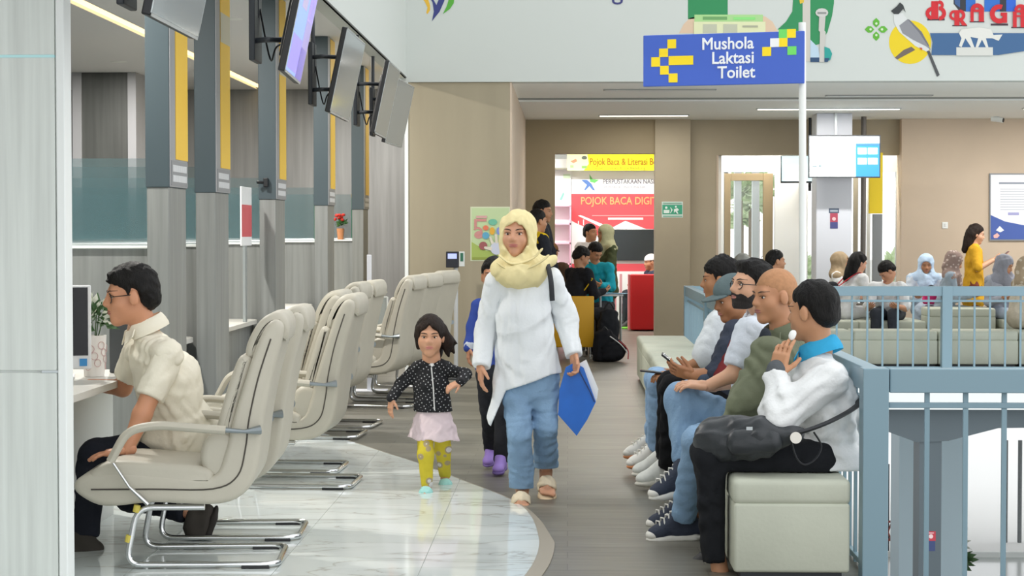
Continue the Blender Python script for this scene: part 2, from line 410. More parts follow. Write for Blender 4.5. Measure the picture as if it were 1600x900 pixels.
# ------------------------------------------------------------------ mural and lettering on the bulkhead
BY = 18.6
c = flat
logo = decal('logo_emblem', [
 ([(660, -8), (668, -4), (672, 8), (672, 16), (668, 22), (666, 20), (668, 12), (664, 3), (658, -4)], c('e3b43a')),
 ([(672, -10), (682, 8), (690, -12), (698, -12), (694, 2), (687, 18), (675, 33), (678, 18), (676, 4), (668, -10)], c('39407e')),
 ([(702, -12), (710, -6), (709, 5), (703, 14), (692, 22), (698, 10), (701, 0)], c('57a83a'))], BY, bulk)
text_mesh('lettering', 'Kota Bandung', .27, c('3d4078'), facing(at(741, -1.8, BY)+Vector((0, -.003, 0))), bulk, sx=.97)
decal('mural_letter_b', [
 ([(1075, -15), (1137, -15), (1137, 25), (1075, 30)], c('2f8a56')),
 ([(1240, -15), (1303, -15), (1303, 5), (1300, 25), (1293, 50), (1282, 68), (1270, 72), (1255, 55), (1215, 46), (1228, 34), (1238, 18)], c('2f8a56')),
 ([(1254, -10), (1266, -10), (1266, 96), (1254, 96)], c('c9c4ba')), ([(1248, -6), (1256, -6), (1256, 4), (1250, 6)], c('d9b93c')),
 ([(1266, 62), (1278, 74), (1281, 90), (1266, 90)], c('b7cede')),
 ([(1266, 90), (1281, 90), (1281, 97), (1266, 97)], c('2c4b6e')),
 ([(1280, 20), (1290, 22), (1288, 48), (1290, 50), (1288, 97), (1280, 97), (1281, 50), (1279, 48)], c('c4c2bb')),
 (ellp(1284, 20, 10, 7, 12), c('c9c8c3')), ([(1277, 19), (1291, 19), (1291, 22), (1277, 22)], c('8d8f8c')),
 ([(1288, 73), (1296, 76), (1300, 84), (1297, 94), (1288, 97)], c('2b9c93')), ([(1288, 91), (1296, 91), (1293, 97), (1288, 97)], c('2c4b6e'))], BY, bulk)
decal('mural_hands_and_card', [
 ([(1061, 52), (1068, 38), (1078, 28), (1088, 26), (1090, 52)], c('d9bfa4')), ([(1186, 24), (1196, 26), (1207, 34), (1216, 50), (1192, 52)], c('d9bfa4')),
 ([(1085, 23), (1192, 23), (1192, 34), (1085, 34)], c('a8d38f')), ([(1098, 26), (1136, 26), (1136, 31), (1098, 31)], c('6fa266')), ([(1146, 27), (1180, 27), (1180, 31), (1146, 31)], c('8bdc7e')),
 ([(1084, 34), (1196, 34), (1196, 56), (1084, 56)], c('dcdfb4')), ([(1098, 38), (1120, 38), (1120, 52), (1098, 52)], c('bcbfa8')), ([(1130, 38), (1152, 38), (1152, 52), (1130, 52)], c('bcbfa8')), ([(1160, 40), (1184, 40), (1184, 43), (1160, 43)], c('a8aa93'))], BY, bulk)
petal = lambda cx, cy, a: [(cx+math.cos(a)*r-math.sin(a)*w, cy+math.sin(a)*r+math.cos(a)*w) for r, w in ((3, 0), (8, -5), (13, -5), (18, 0), (13, 5), (8, 5))]
decal('mural_flower', [(petal(1369, 46, k*PI/2+PI/2), c('5fae35')) for k in range(4)] + [(ellp(1369+9*math.cos(k*PI/2), 46+9*math.sin(k*PI/2), 2, 2, 8), c('cfe3bf')) for k in range(4)], BY, bulk)
decal('mural_bird', [
 (ellp(1422, 66, 33, 34, 28), c('e3c81e')),
 ([(1398, 90), (1412, 78), (1424, 73), (1430, 78), (1402, 93)], c('6d6259')),
 ([(1396, 22), (1410, 20), (1420, 34), (1440, 55), (1452, 76), (1450, 82), (1430, 72), (1405, 50), (1397, 36)], c('d3d6d4')),
 ([(1405, 40), (1418, 30), (1436, 46), (1449, 66), (1454, 78), (1446, 72), (1426, 62), (1410, 52)], c('8a8b90')), ([(1418, 30), (1421, 31), (1440, 50), (1452, 72), (1450, 72), (1437, 52)], c('6f6f75')),
 ([(1448, 80), (1452, 79), (1468, 117), (1464, 120)], c('4b4e50')),
 ([(1392, 17), (1401, 10), (1406, 4), (1411, 8), (1415, 20), (1411, 14), (1404, 22), (1397, 22)], c('34383a')), ([(1436, 74), (1441, 75), (1440, 79)], c('c8553b'))], BY, bulk)
decal('mural_street_scene', [
 ([(1490, -15), (1509, -15), (1509, 18), (1498, 16), (1490, 6)], c('33363d')), ([(1490, -15), (1500, -15), (1500, 12), (1492, 6)], c('3a5a8a')),
 ([(1509, -15), (1524, -15), (1524, 18), (1509, 18)], c('2f6cc0')), ([(1538, -15), (1562, -15), (1562, 18), (1538, 18)], c('2f6cc0')), ([(1562, -15), (1572, -15), (1572, 18), (1562, 18)], c('33363d')), ([(1572, -15), (1587, -15), (1587, 18), (1572, 18)], c('2f62c8')),
 ([(1453, 52), (1625, 52), (1625, 70), (1600, 80), (1560, 86), (1455, 86), (1457, 66)], c('3f648e')),
 ([(1494, 74), (1551, 74), (1551, 87), (1494, 87)], c('cfd0c9')),
 ([(1498, 52), (1502, 46), (1530, 43), (1548, 46), (1552, 55), (1566, 54), (1560, 64), (1550, 60), (1540, 60), (1544, 74), (1540, 74), (1534, 62), (1528, 74), (1524, 74), (1528, 60), (1516, 58), (1522, 74), (1517, 74), (1508, 60), (1502, 74), (1498, 72), (1502, 60)], c('d9d9d2'))], BY, bulk)
def ringp(cx, cy, ro, ri, a0, a1, n=14): return ellp(cx, cy, ro, ro, n, a0, a1)+ellp(cx, cy, ri, ri, n, a0, a1)[::-1]
R_, D_ = c('c8262e'), c('4a3a44')
W_ = c('e0d8d2')
decal('mural_word_braga', [
 (rect(1449, 29, 1476, 32), D_), (rect(1488, 39, 1511, 41), D_), (rect(1515, 33, 1538, 35), D_), (rect(1548, 37, 1575, 40), D_), (rect(1580, 42, 1604, 44), D_),
 (rect(1455, 2, 1466, 30), R_), (ringp(1467, 8, 7.5, 3, -PI/2, PI/2), R_), (ringp(1467, 21, 11, 5, -PI/2, PI/2), R_), (ringp(1456, 21, 10, 4, PI/2, 1.5*PI), R_), (rect(1463, 2, 1469, 6), R_), 
 (rect(1491, 16, 1499, 40), R_), (ringp(1499, 24, 9, 4, -PI/2, PI/2), R_), (ringp(1491, 24, 8, 4, PI/2, 1.5*PI), R_), ([(1498, 31), (1503, 30), (1511, 40), (1503, 40)], R_),
 (rect(1516, 14, 1521, 34), R_), (rect(1529, 12, 1537, 34), R_), (ringp(1526.5, 16, 10.5, 4, PI, 2*PI), R_), (rect(1520, 15, 1531, 19), R_),
 (ringp(1561, 22, 15, 7.5, PI*.28, PI*1.62), R_), (rect(1563, 20, 1573, 25), R_), (rect(1566, 22, 1573, 36), R_),
 (rect(1582, 18, 1588, 43), R_), (rect(1594, 12, 1604, 43), R_), (rect(1586, 16, 1600, 20), R_), (rect(1586, 24, 1600, 27), R_), (ringp(1594, 17, 10, 5, PI, 2*PI), R_)], BY, bulk, y_step=.0008)

# ================================================================== COUNTERS
for i, y in enumerate(PY):
    e = empty('counter_post', (XP-.06, y+.2, 0), ['first', 'second', 'third', 'fourth', 'fifth'][i]+' counter post from the near left, slate above grey wood with a yellow panel', 'post', 'counter posts')
    x0, x1, y1 = XP-.143, XP, y+.505; zs = 1.72; zt = 3.375
    MB().m(M_lamg).rbox((x0+.006, y+.006, 0), (x1-.006, y1-.006, zs), .004).build('wood_shaft', e)
    MB().m(M_slate).rbox((x0, y, zs), (x1, y1, zt), .004).build('slate_sheath', e)
    MB().m(M_sidegrey).box((x1-.001, y+.004, zs+.004), (x1+.004, y1-.004, zt-.004)).build('side_panel', e)
    zy = zs+.17
    MB().m(M_yel).box((x1+.003, y+.155, zy), (x1+.008, y1-.005, zt-.01)).build('yellow_panel', e)
    p = MB().m(mat('plate_grey', '8c8e91', .5)).box((x1+.003, y+.03, zs+.012), (x1+.007, y1-.01, zy-.01)).build('name_plate', e)
    for r in range(2):
        mb = MB().m(mat('plate_text', 'd8dadc', .6)); yy = y+.07; rnd = random.Random(i*7+r)
        while yy < y1-.06:
            w = rnd.uniform(.012, .03); mb.box((x1+.006, yy, zs+.035+.06*(1-r)), (x1+.0085, yy+w, zs+.075+.06*(1-r))); yy += w+.006
        o = mb.build('plate_lettering', p); o['kind'] = 'stuff'
    if i in (1, 2): MB().m(mat('faded_sticker', 'c9c4ae', .6)).box((x1+.007, y+.155, 2.74), (x1+.0095, y1-.006, 2.94 if i == 1 else 2.92)).build('sticker', e)
    # cross partition behind the post with a glass screen
    w = empty('glass_partition', (-4, y+.25, 0), 'low grey wood partition with a glass screen beside the '+['first', 'second', 'third', 'fourth', 'fifth'][i]+' counter post', 'partition', 'counter partitions')
    MB().m(M_lamg).box((-7.9, y+.16, 0), (x0-.001, y+.34, 1.355)).build('low_wall', w)
    MB().m(M_trim).rbox((-7.9, y+.14, 1.356), (x0-.002, y+.36, 1.372), .003).build('sill', w)
    MB().m(M_glass).box((-7.9, y+.245, 1.386), (x0-.03, y+.255, 1.90)).build('glass_pane', w)
    MB().m(M_alu).rbox((-7.9, y+.235, 1.372), (x0-.005, y+.265, 1.388), .002).build('glass_channel', w)
    MB().m(M_glassedge).box((x0-.03, y+.238, 1.386), (x0-.006, y+.262, 1.865)).m(mat('reflection_ochre', 'a58a2a', .5)).box((x0-.03, y+.238, 1.865), (x0-.006, y+.262, 1.905)).build('glass_edge', w)  # ochre tip is a yellow reflection painted on as a small block
x_ = at(412, 285, PY[2]-.03).x; z_ = at(412, 285, PY[2]-.03).z
e = empty('counter_camera', (x_, PY[2]-.03, z_), 'small black camera bracket fixed to the third counter post', 'camera')
MB().m(M_black).rbox((x_+.0, PY[2]-.05, z_-.035), (x_+.035, PY[2]+.002, z_+.035), .004).build('plate', e)
MB().m(M_black).tube([(x_+.01, PY[2]-.03, z_), (x_-.05, PY[2]-.06, z_)], .012, 8).build('arm', e)
# service counters between the posts
bays = [(7.32, 9.45)] + [(PY[i]+.345, PY[i+1]+.155) for i in range(4)]
for i, (ya, yb) in enumerate(bays):
    e = empty('service_counter', (-2.5, (ya+yb)/2, 0), ['pale counter in front of the seated man in cream', 'pale service counter between the first and second posts', 'pale service counter between the second and third posts', 'pale service counter between the third and fourth posts', 'pale service counter between the fourth and fifth posts'][i], 'counter', 'service counters')
    xf = -2.13 if i == 0 else XP-.16
    MB().m(M_lamg if i else mat('counter_body', 'c4c7c4', .45)).box((xf-.57, ya+.02, 0), (xf-.06 if i else xf-.2, yb-.02, .715)).build('body', e)
    P = [(xf-.72, ya), (xf-.04, ya), (xf, ya+.04), (xf, yb-.14), (xf-.04, yb-.04), (xf-.14, yb), (xf-.72, yb)]
    MB().m(mat('counter_top', 'd5d3cb', .35)).prism([(x, y, .718) for x, y in P], (0, 0, .032)).build('worktop', e)

# hanging screens
def tv(Ya, Yb, X, zb, label, smat, tilt=12, H=.56, th=.035, group='screens above the counters', twist=0):
    yc = (Ya+Yb)/2; e = empty('hanging_screen', (X, yc, zb), label, 'screen', group)
    a = math.radians(tilt); up = Vector((math.sin(a), 0, math.cos(a))); rt = Vector((math.sin(math.radians(twist)), math.cos(math.radians(twist)), 0)); nn = rt.cross(up)
    M = Matrix((rt, up, nn)).transposed().to_4x4(); M.translation = Vector((X, yc, zb)); w = (Yb-Ya)/2
    MB().m(M_black).rbox((-w, 0, -th), (w, H, 0), .006, M).build('housing', e)
    MB().m(M_black).rbox((-w*.6, .08, -th-.03), (w*.6, H-.1, -th+.002), .01, M).build('back_cover', e)
    MB().m(M_alu).box((-w, 0, -.001), (-w+.008, H, .002), M).box((w-.008, 0, -.001), (w, H, .002), M).box((-w, 0, -.001), (w, .012, .002), M).box((-w, H-.01, -.001), (w, H, .002), M).build('bezel', e)
    sc = MB().m(smat[0]).box((-w+.009, .013, 0), (w-.009, H-.011, .0015), M)
    for (u0, v0, u1, v1, mt) in smat[1:]: sc.m(mt).box((-w+2*w*u0, H*v0, 0), (-w+2*w*u1, H*v1, .0022), M)
    sc.build('display', e)
    px = X-.17; mb = MB().m(M_dark)
    mb.rbox((px-.03, yc-.11, zb+.08), (px+.0, yc+.11, zb+.5), .006); mb.build('mount_plate', e)
    for z in (.18, .40):
        tip = M @ Vector((0, z, -th-.025))
        MB().m(M_dark).tube(fillet([(px, yc-.07, zb+z), (px+.07, yc-.12, zb+z), tip], .03), .014, 8).build('mount_arm', e)
    MB().m(M_dark).tube([(px-.012, yc, zb+.3), (px-.012, yc, ZC-.001)], .016, 10).build('drop_tube', e)
    mb = MB().m(M_black).tube(spline([(px, yc+.05, zb+.35), (px+.05, yc+.06, zb+.1), (px+.09, yc+.02, zb+.16), M @ Vector((.1, .2, -th))], 6), .005, 6); mb.build('cable', e)
    return e
GR = mat('reflection_grey_screen', '8b9498', .1, spec=.9); LIT = mat('lit_screen_violet', '8a80ee', .3, emit=.75); LITB = mat('lit_screen_blue', '7f9cf5', .3, emit=.75)  # unlit displays: the reflected bright hall is put into the pale grey
tv(6.65, 7.5, -1.5, 2.23, 'hanging screen cut by the top edge nearest the camera, grey reflective display', [GR])
tv(8.84, 9.62, -1.37, 2.22, 'hanging screen with a lit violet-blue display', [LITB, (.62, .02, .99, .98, mat('lit_screen_mauve', '9b90c8', .3, emit=.55)), (.62, .55, .95, .8, mat('lit_screen_pale', 'b9a6e8', .3, emit=.7)), (.05, .05, .6, .35, LIT), (.2, .6, .5, .72, mat('lit_screen_tan', 'a79cc0', .3, emit=.6)), (.6, .02, .99, .3, mat('lit_screen_dim', '7a6fa8', .3, emit=.45))], twist=-3)
tv(12.0, 13.05, -1.54, 2.23, 'dark hanging screen just beyond the lit violet one', [GR])
tv(14.1, 15.0, -1.47, 2.21, 'narrow-looking dark hanging screen second from the beige wall', [GR])
tv(15.8, 16.8, -1.53, 2.22, 'hanging screen nearest the beige wall', [GR], twist=3)

# ceiling downlights
def downlight(x, y, z, label, power=30, r=.07, light=True):
    e = empty('downlight', (x, y, z), label, 'ceiling lamp', 'round downlights')
    MB().m(M_trim).lathe([(r+.02, -.004), (r+.02, 0), (r, 0), (r, -.006)], (x, y, z)).build('ring', e)
    MB().m(M_glow).lathe([(r-.002, -.004), (r-.002, -.002)], (x, y, z)).build('diffuser', e)
    if light:
        ld = bpy.data.lights.new('downlight_lamp', 'AREA'); ld.shape = 'DISK'; ld.size = r*2; ld.energy = power; ld.color = (1, .96, .9)
        lo = bpy.data.objects.new('lamp', ld); COL.objects.link(lo); lo.parent = e; lo.location = (0, 0, -.012)
for i, (x, y, lb) in enumerate([(-5.05, 20.8, 'round downlight in the grey ceiling near the dark pillar'), (-3.02, 16.7, 'bright round downlight between the second and third posts'), (-3.2, 10.2, 'round downlight above the first glass partition'), (-3.2, 13.4, 'round downlight above the second counter'), (-3.2, 19.6, 'round downlight above the fourth counter'), (-2.6, 23.2, 'round downlight beyond the fifth counter post')]):  # last four downlights are unseen, added to brighten the counter zone
    downlight(x, y, ZC, lb, 95)
def linear(x0, x1, y, z, label, lit, power=40):
    e = empty('linear_lamp', ((x0+x1)/2, y, z), label, 'ceiling lamp', 'linear ceiling lamps')
    MB().m(M_alu if lit else mat('slot_grey', '9d9e9b', .5)).rbox((x0-.02, y-.05, z-.012), (x1+.02, y+.05, z-.001), .003).build('housing', e)
    MB().m(M_glow if lit else mat('slot_white', 'cfd0cc', .5)).box((x0, y-.035, z-.016), (x1, y+.035, z-.011)).build('diffuser', e)
    if lit:
        ld = bpy.data.lights.new('linear_light', 'AREA'); ld.shape = 'RECTANGLE'; ld.size = x1-x0; ld.size_y = .07; ld.energy = power; ld.color = (1, .97, .92)
        lo = bpy.data.objects.new('lamp', ld); COL.objects.link(lo); lo.parent = e; lo.location = (0, 0, -.02)
linear(.41, 1.53, 23.8, 2.955, 'lit linear lamp in front of the library doorway', True, 18)
linear(.40, 1.57, 20.0, 2.99, 'unlit linear slot lamp just behind the bulkhead, left of the blue sign', False)
linear(2.9, 4.05, 20.9, 2.99, 'unlit linear slot lamp near the white column', False)
linear(2.3, 4.0, 22.6, 2.955, 'linear lamp in front of the column screen', True, 40)
linear(5.5, 7.0, 22.6, 2.955, 'linear lamp above the women on the right', True, 88)  # lamp added to brighten the right-hand wall
linear(.2, 1.4, 27.5, 2.955, 'linear lamp inside the reading corner', True, 62)
linear(-1.2, 0, 27.5, 2.955, 'second linear lamp inside the reading corner', True, 50)
linear(2.3, 4.2, 25.12, 2.955, 'linear lamp above the brown-framed glass door', True, 42)  # lamp added out of sight behind the lintel to brighten the white glazing wall

# ================================================================== RAILING AND BENCHES
XR = 1.25
def railing(name, a, b, label, posts=(), low=.0):
    a = Vector(a); b = Vector(b); d = (b-a); Ln = d.length; d.normalize(); n = Vector((-d.y, d.x, 0))
    e = empty(name, (a+b)/2, label, 'railing', 'blue-grey railings')
    M = Matrix((d, n, Vector((0, 0, 1)))).transposed().to_4x4(); M.translation = a
    MB().m(M_rail).rbox((0, -.035, .79), (Ln, .035, .89), .004, M).build('top_rail', e)
    MB().m(M_rail).rbox((0, -.012, .725), (Ln, .012, .748), .003, M).build('mid_rail', e)
    MB().m(M_rail).rbox((0, -.012, .02+low), (Ln, .012, .045+low), .003, M).build('bottom_rail', e)
    n_ = int(Ln/.158); first = None
    for k in range(1, n_):
        x = k*Ln/n_
        if first is None:
            first = MB().m(M_rail).box((x-.010, -.007, low), (x+.010, .007, .80), M).build('baluster', e); f0 = x
        else:
            o = first.copy(); COL.objects.link(o); o.location = first.location+d*(x-f0)
    for p in posts:
        MB().m(M_rail).rbox((p-.053, -.053, 0), (p+.053, .053, .892), .004, M).build('post', e)
    return e
railing('railing', (XR+.02, 7.72, 0), (XR+.02, 19.55, 0), 'blue-grey steel railing running behind the row of seated men', (0, 2.9, 5.9, 8.9))
railing('railing', (XR+.08, 7.72, 0), (7.2, 7.72, 0), 'near blue-grey railing at the bottom right above the void', (5.9,), -.12)
railing('railing', (XR-.02, 19.62, 0), (10.2, 19.62, 0), 'far blue-grey railing in front of the women on the right', (0.05, 2.75, 5.6, 8.5))

Bx0, Bx1, bl = .69, 1.17, 1.2
def bench(x0, x1, y0, y1, h, label, seams, group, mt=M_bench):
    e = empty('bench', ((x0+x1)/2, (y0+y1)/2, 0), label, 'bench', group)
    MB().m(mt).rbox((x0, y0, .04), (x1, y1, h-.10), .014, n=3).build('upholstered_base', e, smooth=True)
    n = max(1, seams)
    horiz = (x1-x0) > (y1-y0)
    for k in range(n):
        a, b = k/n, (k+1)/n
        if horiz: lo, hi = (x0+(x1-x0)*a, y0-.004, h-.11), (x0+(x1-x0)*b, y1+.004, h)
        else: lo, hi = (x0-.004, y0+(y1-y0)*a, h-.11), (x1+.004, y0+(y1-y0)*b, h)
        MB().m(mt).rbox(lo, hi, .028, n=4).build('cushion', e, smooth=True)
    MB().m(M_dark).box((x0+.03, y0+.03, 0), (x1-.03, y1-.03, .045)).build('plinth', e)
    return e
ords = ['nearest', 'second nearest', 'third nearest', 'fourth', 'fifth', 'sixth', 'seventh', 'eighth', 'farthest']
for k in range(9):
    y0 = 7.69+k*1.2
    bench(Bx0, Bx1, y0, y0+1.192, .43, ords[k]+' grey upholstered bench of the row along the railing', 1 if k == 0 else 2, 'grey benches along the railing')
xs = [1.5, 2.3, 3.06, 3.97, 4.83, 5.72, 6.6]
for k in range(6):
    bench(xs[k]+.005, xs[k+1]-.005, 20.0, 20.5, .40, ['leftmost', 'second from left', 'third from left', 'fourth from left', 'fifth from left', 'rightmost'][k]+' grey bench right behind the far railing', 1, 'grey benches behind the far railing')
bench(1.45, 2.4, 21.1, 21.6, .43, 'grey bench under the person in the grey headscarf', 1, 'grey benches in the second row')
bench(2.85, 3.6, 22.75, 23.25, .43, 'grey bench under the person in the beige headscarf and white top', 1, 'grey benches in the second row')
bench(2.6, 4.15, 21.6, 22.5, .43, 'grey bench under the bending woman and man, behind the front row', 2, 'grey benches in the second row')
bench(4.18, 4.95, 21.6, 22.1, .58, 'tall pale grey pouf beside the woman in the light blue hijab', 1, 'grey benches in the second row')
bench(5.0, 6.9, 21.5, 22.1, .45, 'grey bench under the woman in the grey hijab', 2, 'grey benches in the second row')

# direction sign on its pole
sg = empty('direction_sign', at(1257, 364, 10.4).to_2d().to_3d(), 'blue direction sign reading Mushola Laktasi Toilet on a white pole', 'sign')
SY = 10.4; pR = at(1257, 48, SY-.02); pL = at(1005, 54, SY+.2); pRb = at(1257, 130, SY-.02)
rt = (pR-pL); W = rt.length; rt.z = 0; rt.normalize(); H = (pR.z-pRb.z)
nn = rt.cross(Vector((0, 0, 1)))
M = facing((pL.x, pL.y, pR.z-H), rt); pole_x = at(1257, 364, SY)
MB().m(mat('sign_blue', '3f63c6', .4)).rbox((0, 0, -.02), (W, H, 0), .004, M).build('board', sg)
mb = MB(); top = (pole_x.x-.01, SY+.0)
mb.m(mat('pole_white', 'e9ece8', .4)).tube([(pole_x.x+.004, SY+.025, -.028), (pole_x.x-.015, SY+.025, pR.z+.05)], .0205, 14).build('pole', sg, smooth=True)
for z_ in (.80, .725): MB().m(M_alu).rbox((XR+.03, SY-.005, z_), (pole_x.x+.03, SY+.055, z_+.03), .004).build('rail_clamp', sg)
def sq(u0, v0, u1, v1, mt):
    return MB().m(mt).box((u0*W, (1-v1)*H, -.001), (u1*W, (1-v0)*H, .003), M)
SYel = mat('sign_yellow', 'ffe014', .5); SG = mat('sign_green', '71dd66', .5); SW = mat('sign_white', 'f4f6f6', .5)
uu = lambda x: (x-25)/1345.; vv = lambda y: (y-275)/430.
mb = MB().m(SYel)
for (x0, y0, x1, y1) in ((232, 315, 305, 390), (162, 390, 237, 460), (95, 460, 170, 540), (243, 455, 450, 530), (170, 535, 243, 608), (243, 600, 318, 675)):
    mb.box((uu(x0)*W, (1-vv(y1))*H, -.001), (uu(x1)*W, (1-vv(y0))*H, .003), M)
mb.build('arrow', sg)
for (x0, y0, x1, y1, mt) in ((1025, 400, 1098, 475, SYel), (1090, 330, 1163, 402, SW), (1163, 330, 1232, 402, SYel), (1160, 258, 1228, 330, SG), (1228, 258, 1300, 330, SYel), (1232, 400, 1305, 470, SG)):
    MB().m(mt).box((uu(x0)*W, (1-vv(y1))*H, -.001), (uu(x1)*W, (1-vv(y0))*H, .003), M).build('pixel_square', sg)
for wd, yb, xr in (('Mushola', 408, 955), ('Laktasi', 528, 960), ('Toilet', 648, 965)):
    text_mesh('lettering', wd, .0945, SW, M @ Matrix.Translation((uu(xr)*W, (1-vv(yb))*H, .002)), sg, 'RIGHT', bold=.02, sx=.93)
# ================================================================== CHAIRS
def make_chair():
    e = empty('visitor_chair', (0, 0, 0), '', 'chair', 'cream visitor chairs')
    ax, ay, az = (1, 0, 0), (0, 1, 0), (0, 0, 1)
    prof = spline([(-.50, .31, 0), (-.535, .355, 0), (-.50, .40, 0), (-.36, .425, 0), (-.1, .405, 0), (.06, .40, 0), (.11, .50, 0), (.145, .64, 0), (.20, .82, 0), (.26, .99, 0), (.31, 1.065, 0), (.355, 1.06, 0), (.36, 1.0, 0), (.315, .82, 0), (.28, .65, 0), (.262, .50, 0), (.235, .38, 0), (.16, .30, 0), (.04, .275, 0), (-.2, .285, 0), (-.4, .27, 0)], 4, True)
    prof = [(p.x, p.y) for p in prof]
    sh = MB().m(M_leather).puff(prof, (0, 0, 0), ax, ay, az, .50, .026).build('shell', e, smooth=True)
    sp = spline([(-.47, .36, 0), (-.46, .42, 0), (-.36, .465, 0), (-.15, .455, 0), (.03, .435, 0), (.06, .39, 0), (.02, .35, 0), (-.3, .35, 0)], 4, True)
    MB().m(M_leather).puff([(p.x, p.y) for p in sp], (0, 0, 0), ax, ay, az, .496, .028).build('seat_pad', e, smooth=True)
    lp = spline([(.03, .40, 0), (.00, .47, 0), (.02, .55, 0), (.085, .585, 0), (.16, .55, 0), (.17, .43, 0), (.10, .38, 0)], 4, True)
    MB().m(M_leather).puff([(p.x, p.y) for p in lp], (0, 0, 0), ax, ay, az, .46, .035).build('lumbar_pad', e, smooth=True)
    bp = spline([(.08, .575, 0), (.075, .62, 0), (.12, .78, 0), (.165, .9, 0), (.2, .915, 0), (.225, .88, 0), (.17, .7, 0), (.14, .57, 0)], 4, True)
    MB().m(M_leather).puff([(p.x, p.y) for p in bp], (0, 0, 0), ax, ay, az, .44, .03).build('back_pad', e, smooth=True)
    hp = spline([(.20, .90, 0), (.20, .96, 0), (.245, 1.05, 0), (.30, 1.095, 0), (.36, 1.095, 0), (.385, 1.05, 0), (.378, .985, 0), (.36, .98, 0), (.33, 1.04, 0), (.28, .99, 0), (.245, .91, 0)], 4, True)
    h = MB().m(M_leather).puff([(p.x, p.y) for p in hp], (0, 0, 0), ax, ay, az, .40, .03).build('headrest_pad', e, smooth=True)
    # dark seams along both flanks and the flap edge
    for sy in (-1, 1):
        pth = spline([(-.46, sy*.2515, .345), (-.2, sy*.2515, .345), (.06, sy*.2515, .345), (.165, sy*.2515, .40), (.20, sy*.2515, .52), (.215, sy*.2515, .64), (.255, sy*.2515, .82), (.31, sy*.2515, .99)], 5)
        MB().m(M_seam).tube(pth, .0035, 5).build('seam', sh)
        y = sy*.285
        arm = fillet([(-.37, y, .47), (-.30, y, .60), (-.18, y, .625), (.12, y, .60)], .1)
        a = MB().m(M_leather).tube(arm, .024, 10, flat=.8).build('armrest', e, smooth=True)
        MB().m(M_chrome).tube([(-.365, y, .475), (-.29, y, .36), (-.21, y, .285)], [.013, .013, .02], 8, flat=.6).build('arm_bracket', a, smooth=True)
        MB().m(mat('bracket_grey', '8f979b', .3, .7)).tube([(.11, y, .602), (.20, y, .595), (.265, y*.93, .60)], [.018, .012, .03], 8, flat=.7).build('arm_bracket', a, smooth=True)
    pth = fillet([(.02, -.22, .262), (-.27, -.22, .262), (-.315, -.235, .016), (.335, -.245, .016), (.335, .245, .016), (-.315, .235, .016), (-.27, .22, .262), (.02, .22, .262)], .07, 6)
    MB().m(M_chrome).tube(pth, .0135, 10).build('cantilever_frame', e, smooth=True)
    MB().m(M_chrome).tube([(-.1, -.22, .262), (-.1, .22, .262)], .012, 8).build('cross_tube', e, smooth=True)
    MB().m(M_black).rbox((.18, -.262, .0), (.30, -.228, .012), .003).build('glide', e)
    MB().m(M_black).rbox((.18, .228, .0), (.30, .262, .012), .003).build('glide', e)
    return e
CH = make_chair()
# (base-tube end px, floor py, rz, label)
spec = [(1, -1.60, 8.15, 4, 'nearest cream leather visitor chair, the man rests his hand on its seat'),
        (2, -1.61, 8.86, 3, 'cream leather visitor chair the man in the cream shirt sits on'),
        (3, -1.55, 10.62, -2, 'cream leather visitor chair third nearest, its chrome foot on the marble'),
        (4, -1.71, 11.28, -2, 'cream leather visitor chair fourth nearest in the row'),
        (5, -1.80, 13.15, -4, 'cream leather visitor chair fifth nearest in the row'),
        (6, -1.77, 13.9, -6, 'cream leather visitor chair sixth nearest in the row'),
        (7, -1.60, 15.55, -10, 'cream leather visitor chair directly left of the girl, seen side-on'),
        (8, -1.52, 16.35, -14, 'cream leather visitor chair second farthest, behind the one left of the girl'),
        (9, -1.44, 17.5, -20, 'farthest cream leather visitor chair, half hidden behind the girl')]
tags_ = []
for i, (n, x, y, rz, lb) in enumerate(spec):
    c_ = CH if i == 0 else copy_tree(CH)
    c_.location = (x, y, .006 if i < 5 else .0); c_.rotation_euler = (0, 0, math.radians(rz)); c_['label'] = lb
for x_, z_ in ((-.305, .12), (-.27, .25)):
    MB().m(mat('tag_yellow', 'd9c75a', .6)).tube([(CH.location.x+x_-.003, CH.location.y-.23, z_), (CH.location.x+x_+.004, CH.location.y-.23, z_+.03)], .0145, 10).build('tag_sticker', CH)

# ================================================================== COUNTER PROPS
def blob_leaf(mb, c, r, rnd, n=26, size=.03):
    for k in range(n):
        th, ph = rnd.uniform(0, 2*PI), math.acos(rnd.uniform(-.4, 1)); rr = r*rnd.uniform(.55, 1)
        p = Vector(c)+Vector((math.sin(ph)*math.cos(th), math.sin(ph)*math.sin(th), math.cos(ph)))*rr
        d = (p-Vector(c)).normalized(); t = d.cross(Vector((rnd.random()-.5, rnd.random()-.5, rnd.random()))).normalized(); s = size*rnd.uniform(.7, 1.3)
        mb.add([p-d*s*.5, p+t*s*.35+d*s*.1, p+d*s*.8, p-t*s*.35+d*s*.1, p+d*s*.15+d.cross(t)*s*.12], [(0, 1, 4), (1, 2, 4), (2, 3, 4), (3, 0, 4)])
rnd = random.Random(3)
P = (-2.31, 8.98, .751); e = empty('potted_plant', P, 'white pot with small white flowers beside the desk monitor', 'potted plant')
p = MB().m(mat('pot_white', 'e6e2dc', .5)).lathe([(.048, 0), (.056, .1), (.06, .2), (.052, .2), (.048, .17)], P, 24).build('pot', e, smooth=True)
mb = MB().m(mat('pot_print', 'c9a9a6', .6))
for k in range(9):
    a = -1.9+k*.3; z = .05+.12*((k*5) % 7)/7; rr = .0485+.06*z
    mb.tube([(P[0]+(rr+.004)*math.cos(a+.02*math.cos(t)/.06*.9), P[1]+(rr+.004)*math.sin(a+.3*math.cos(t)), P[2]+z+.018*math.sin(t)) for t in [j*PI/5 for j in range(10)]], .0018, 4, closed=True)
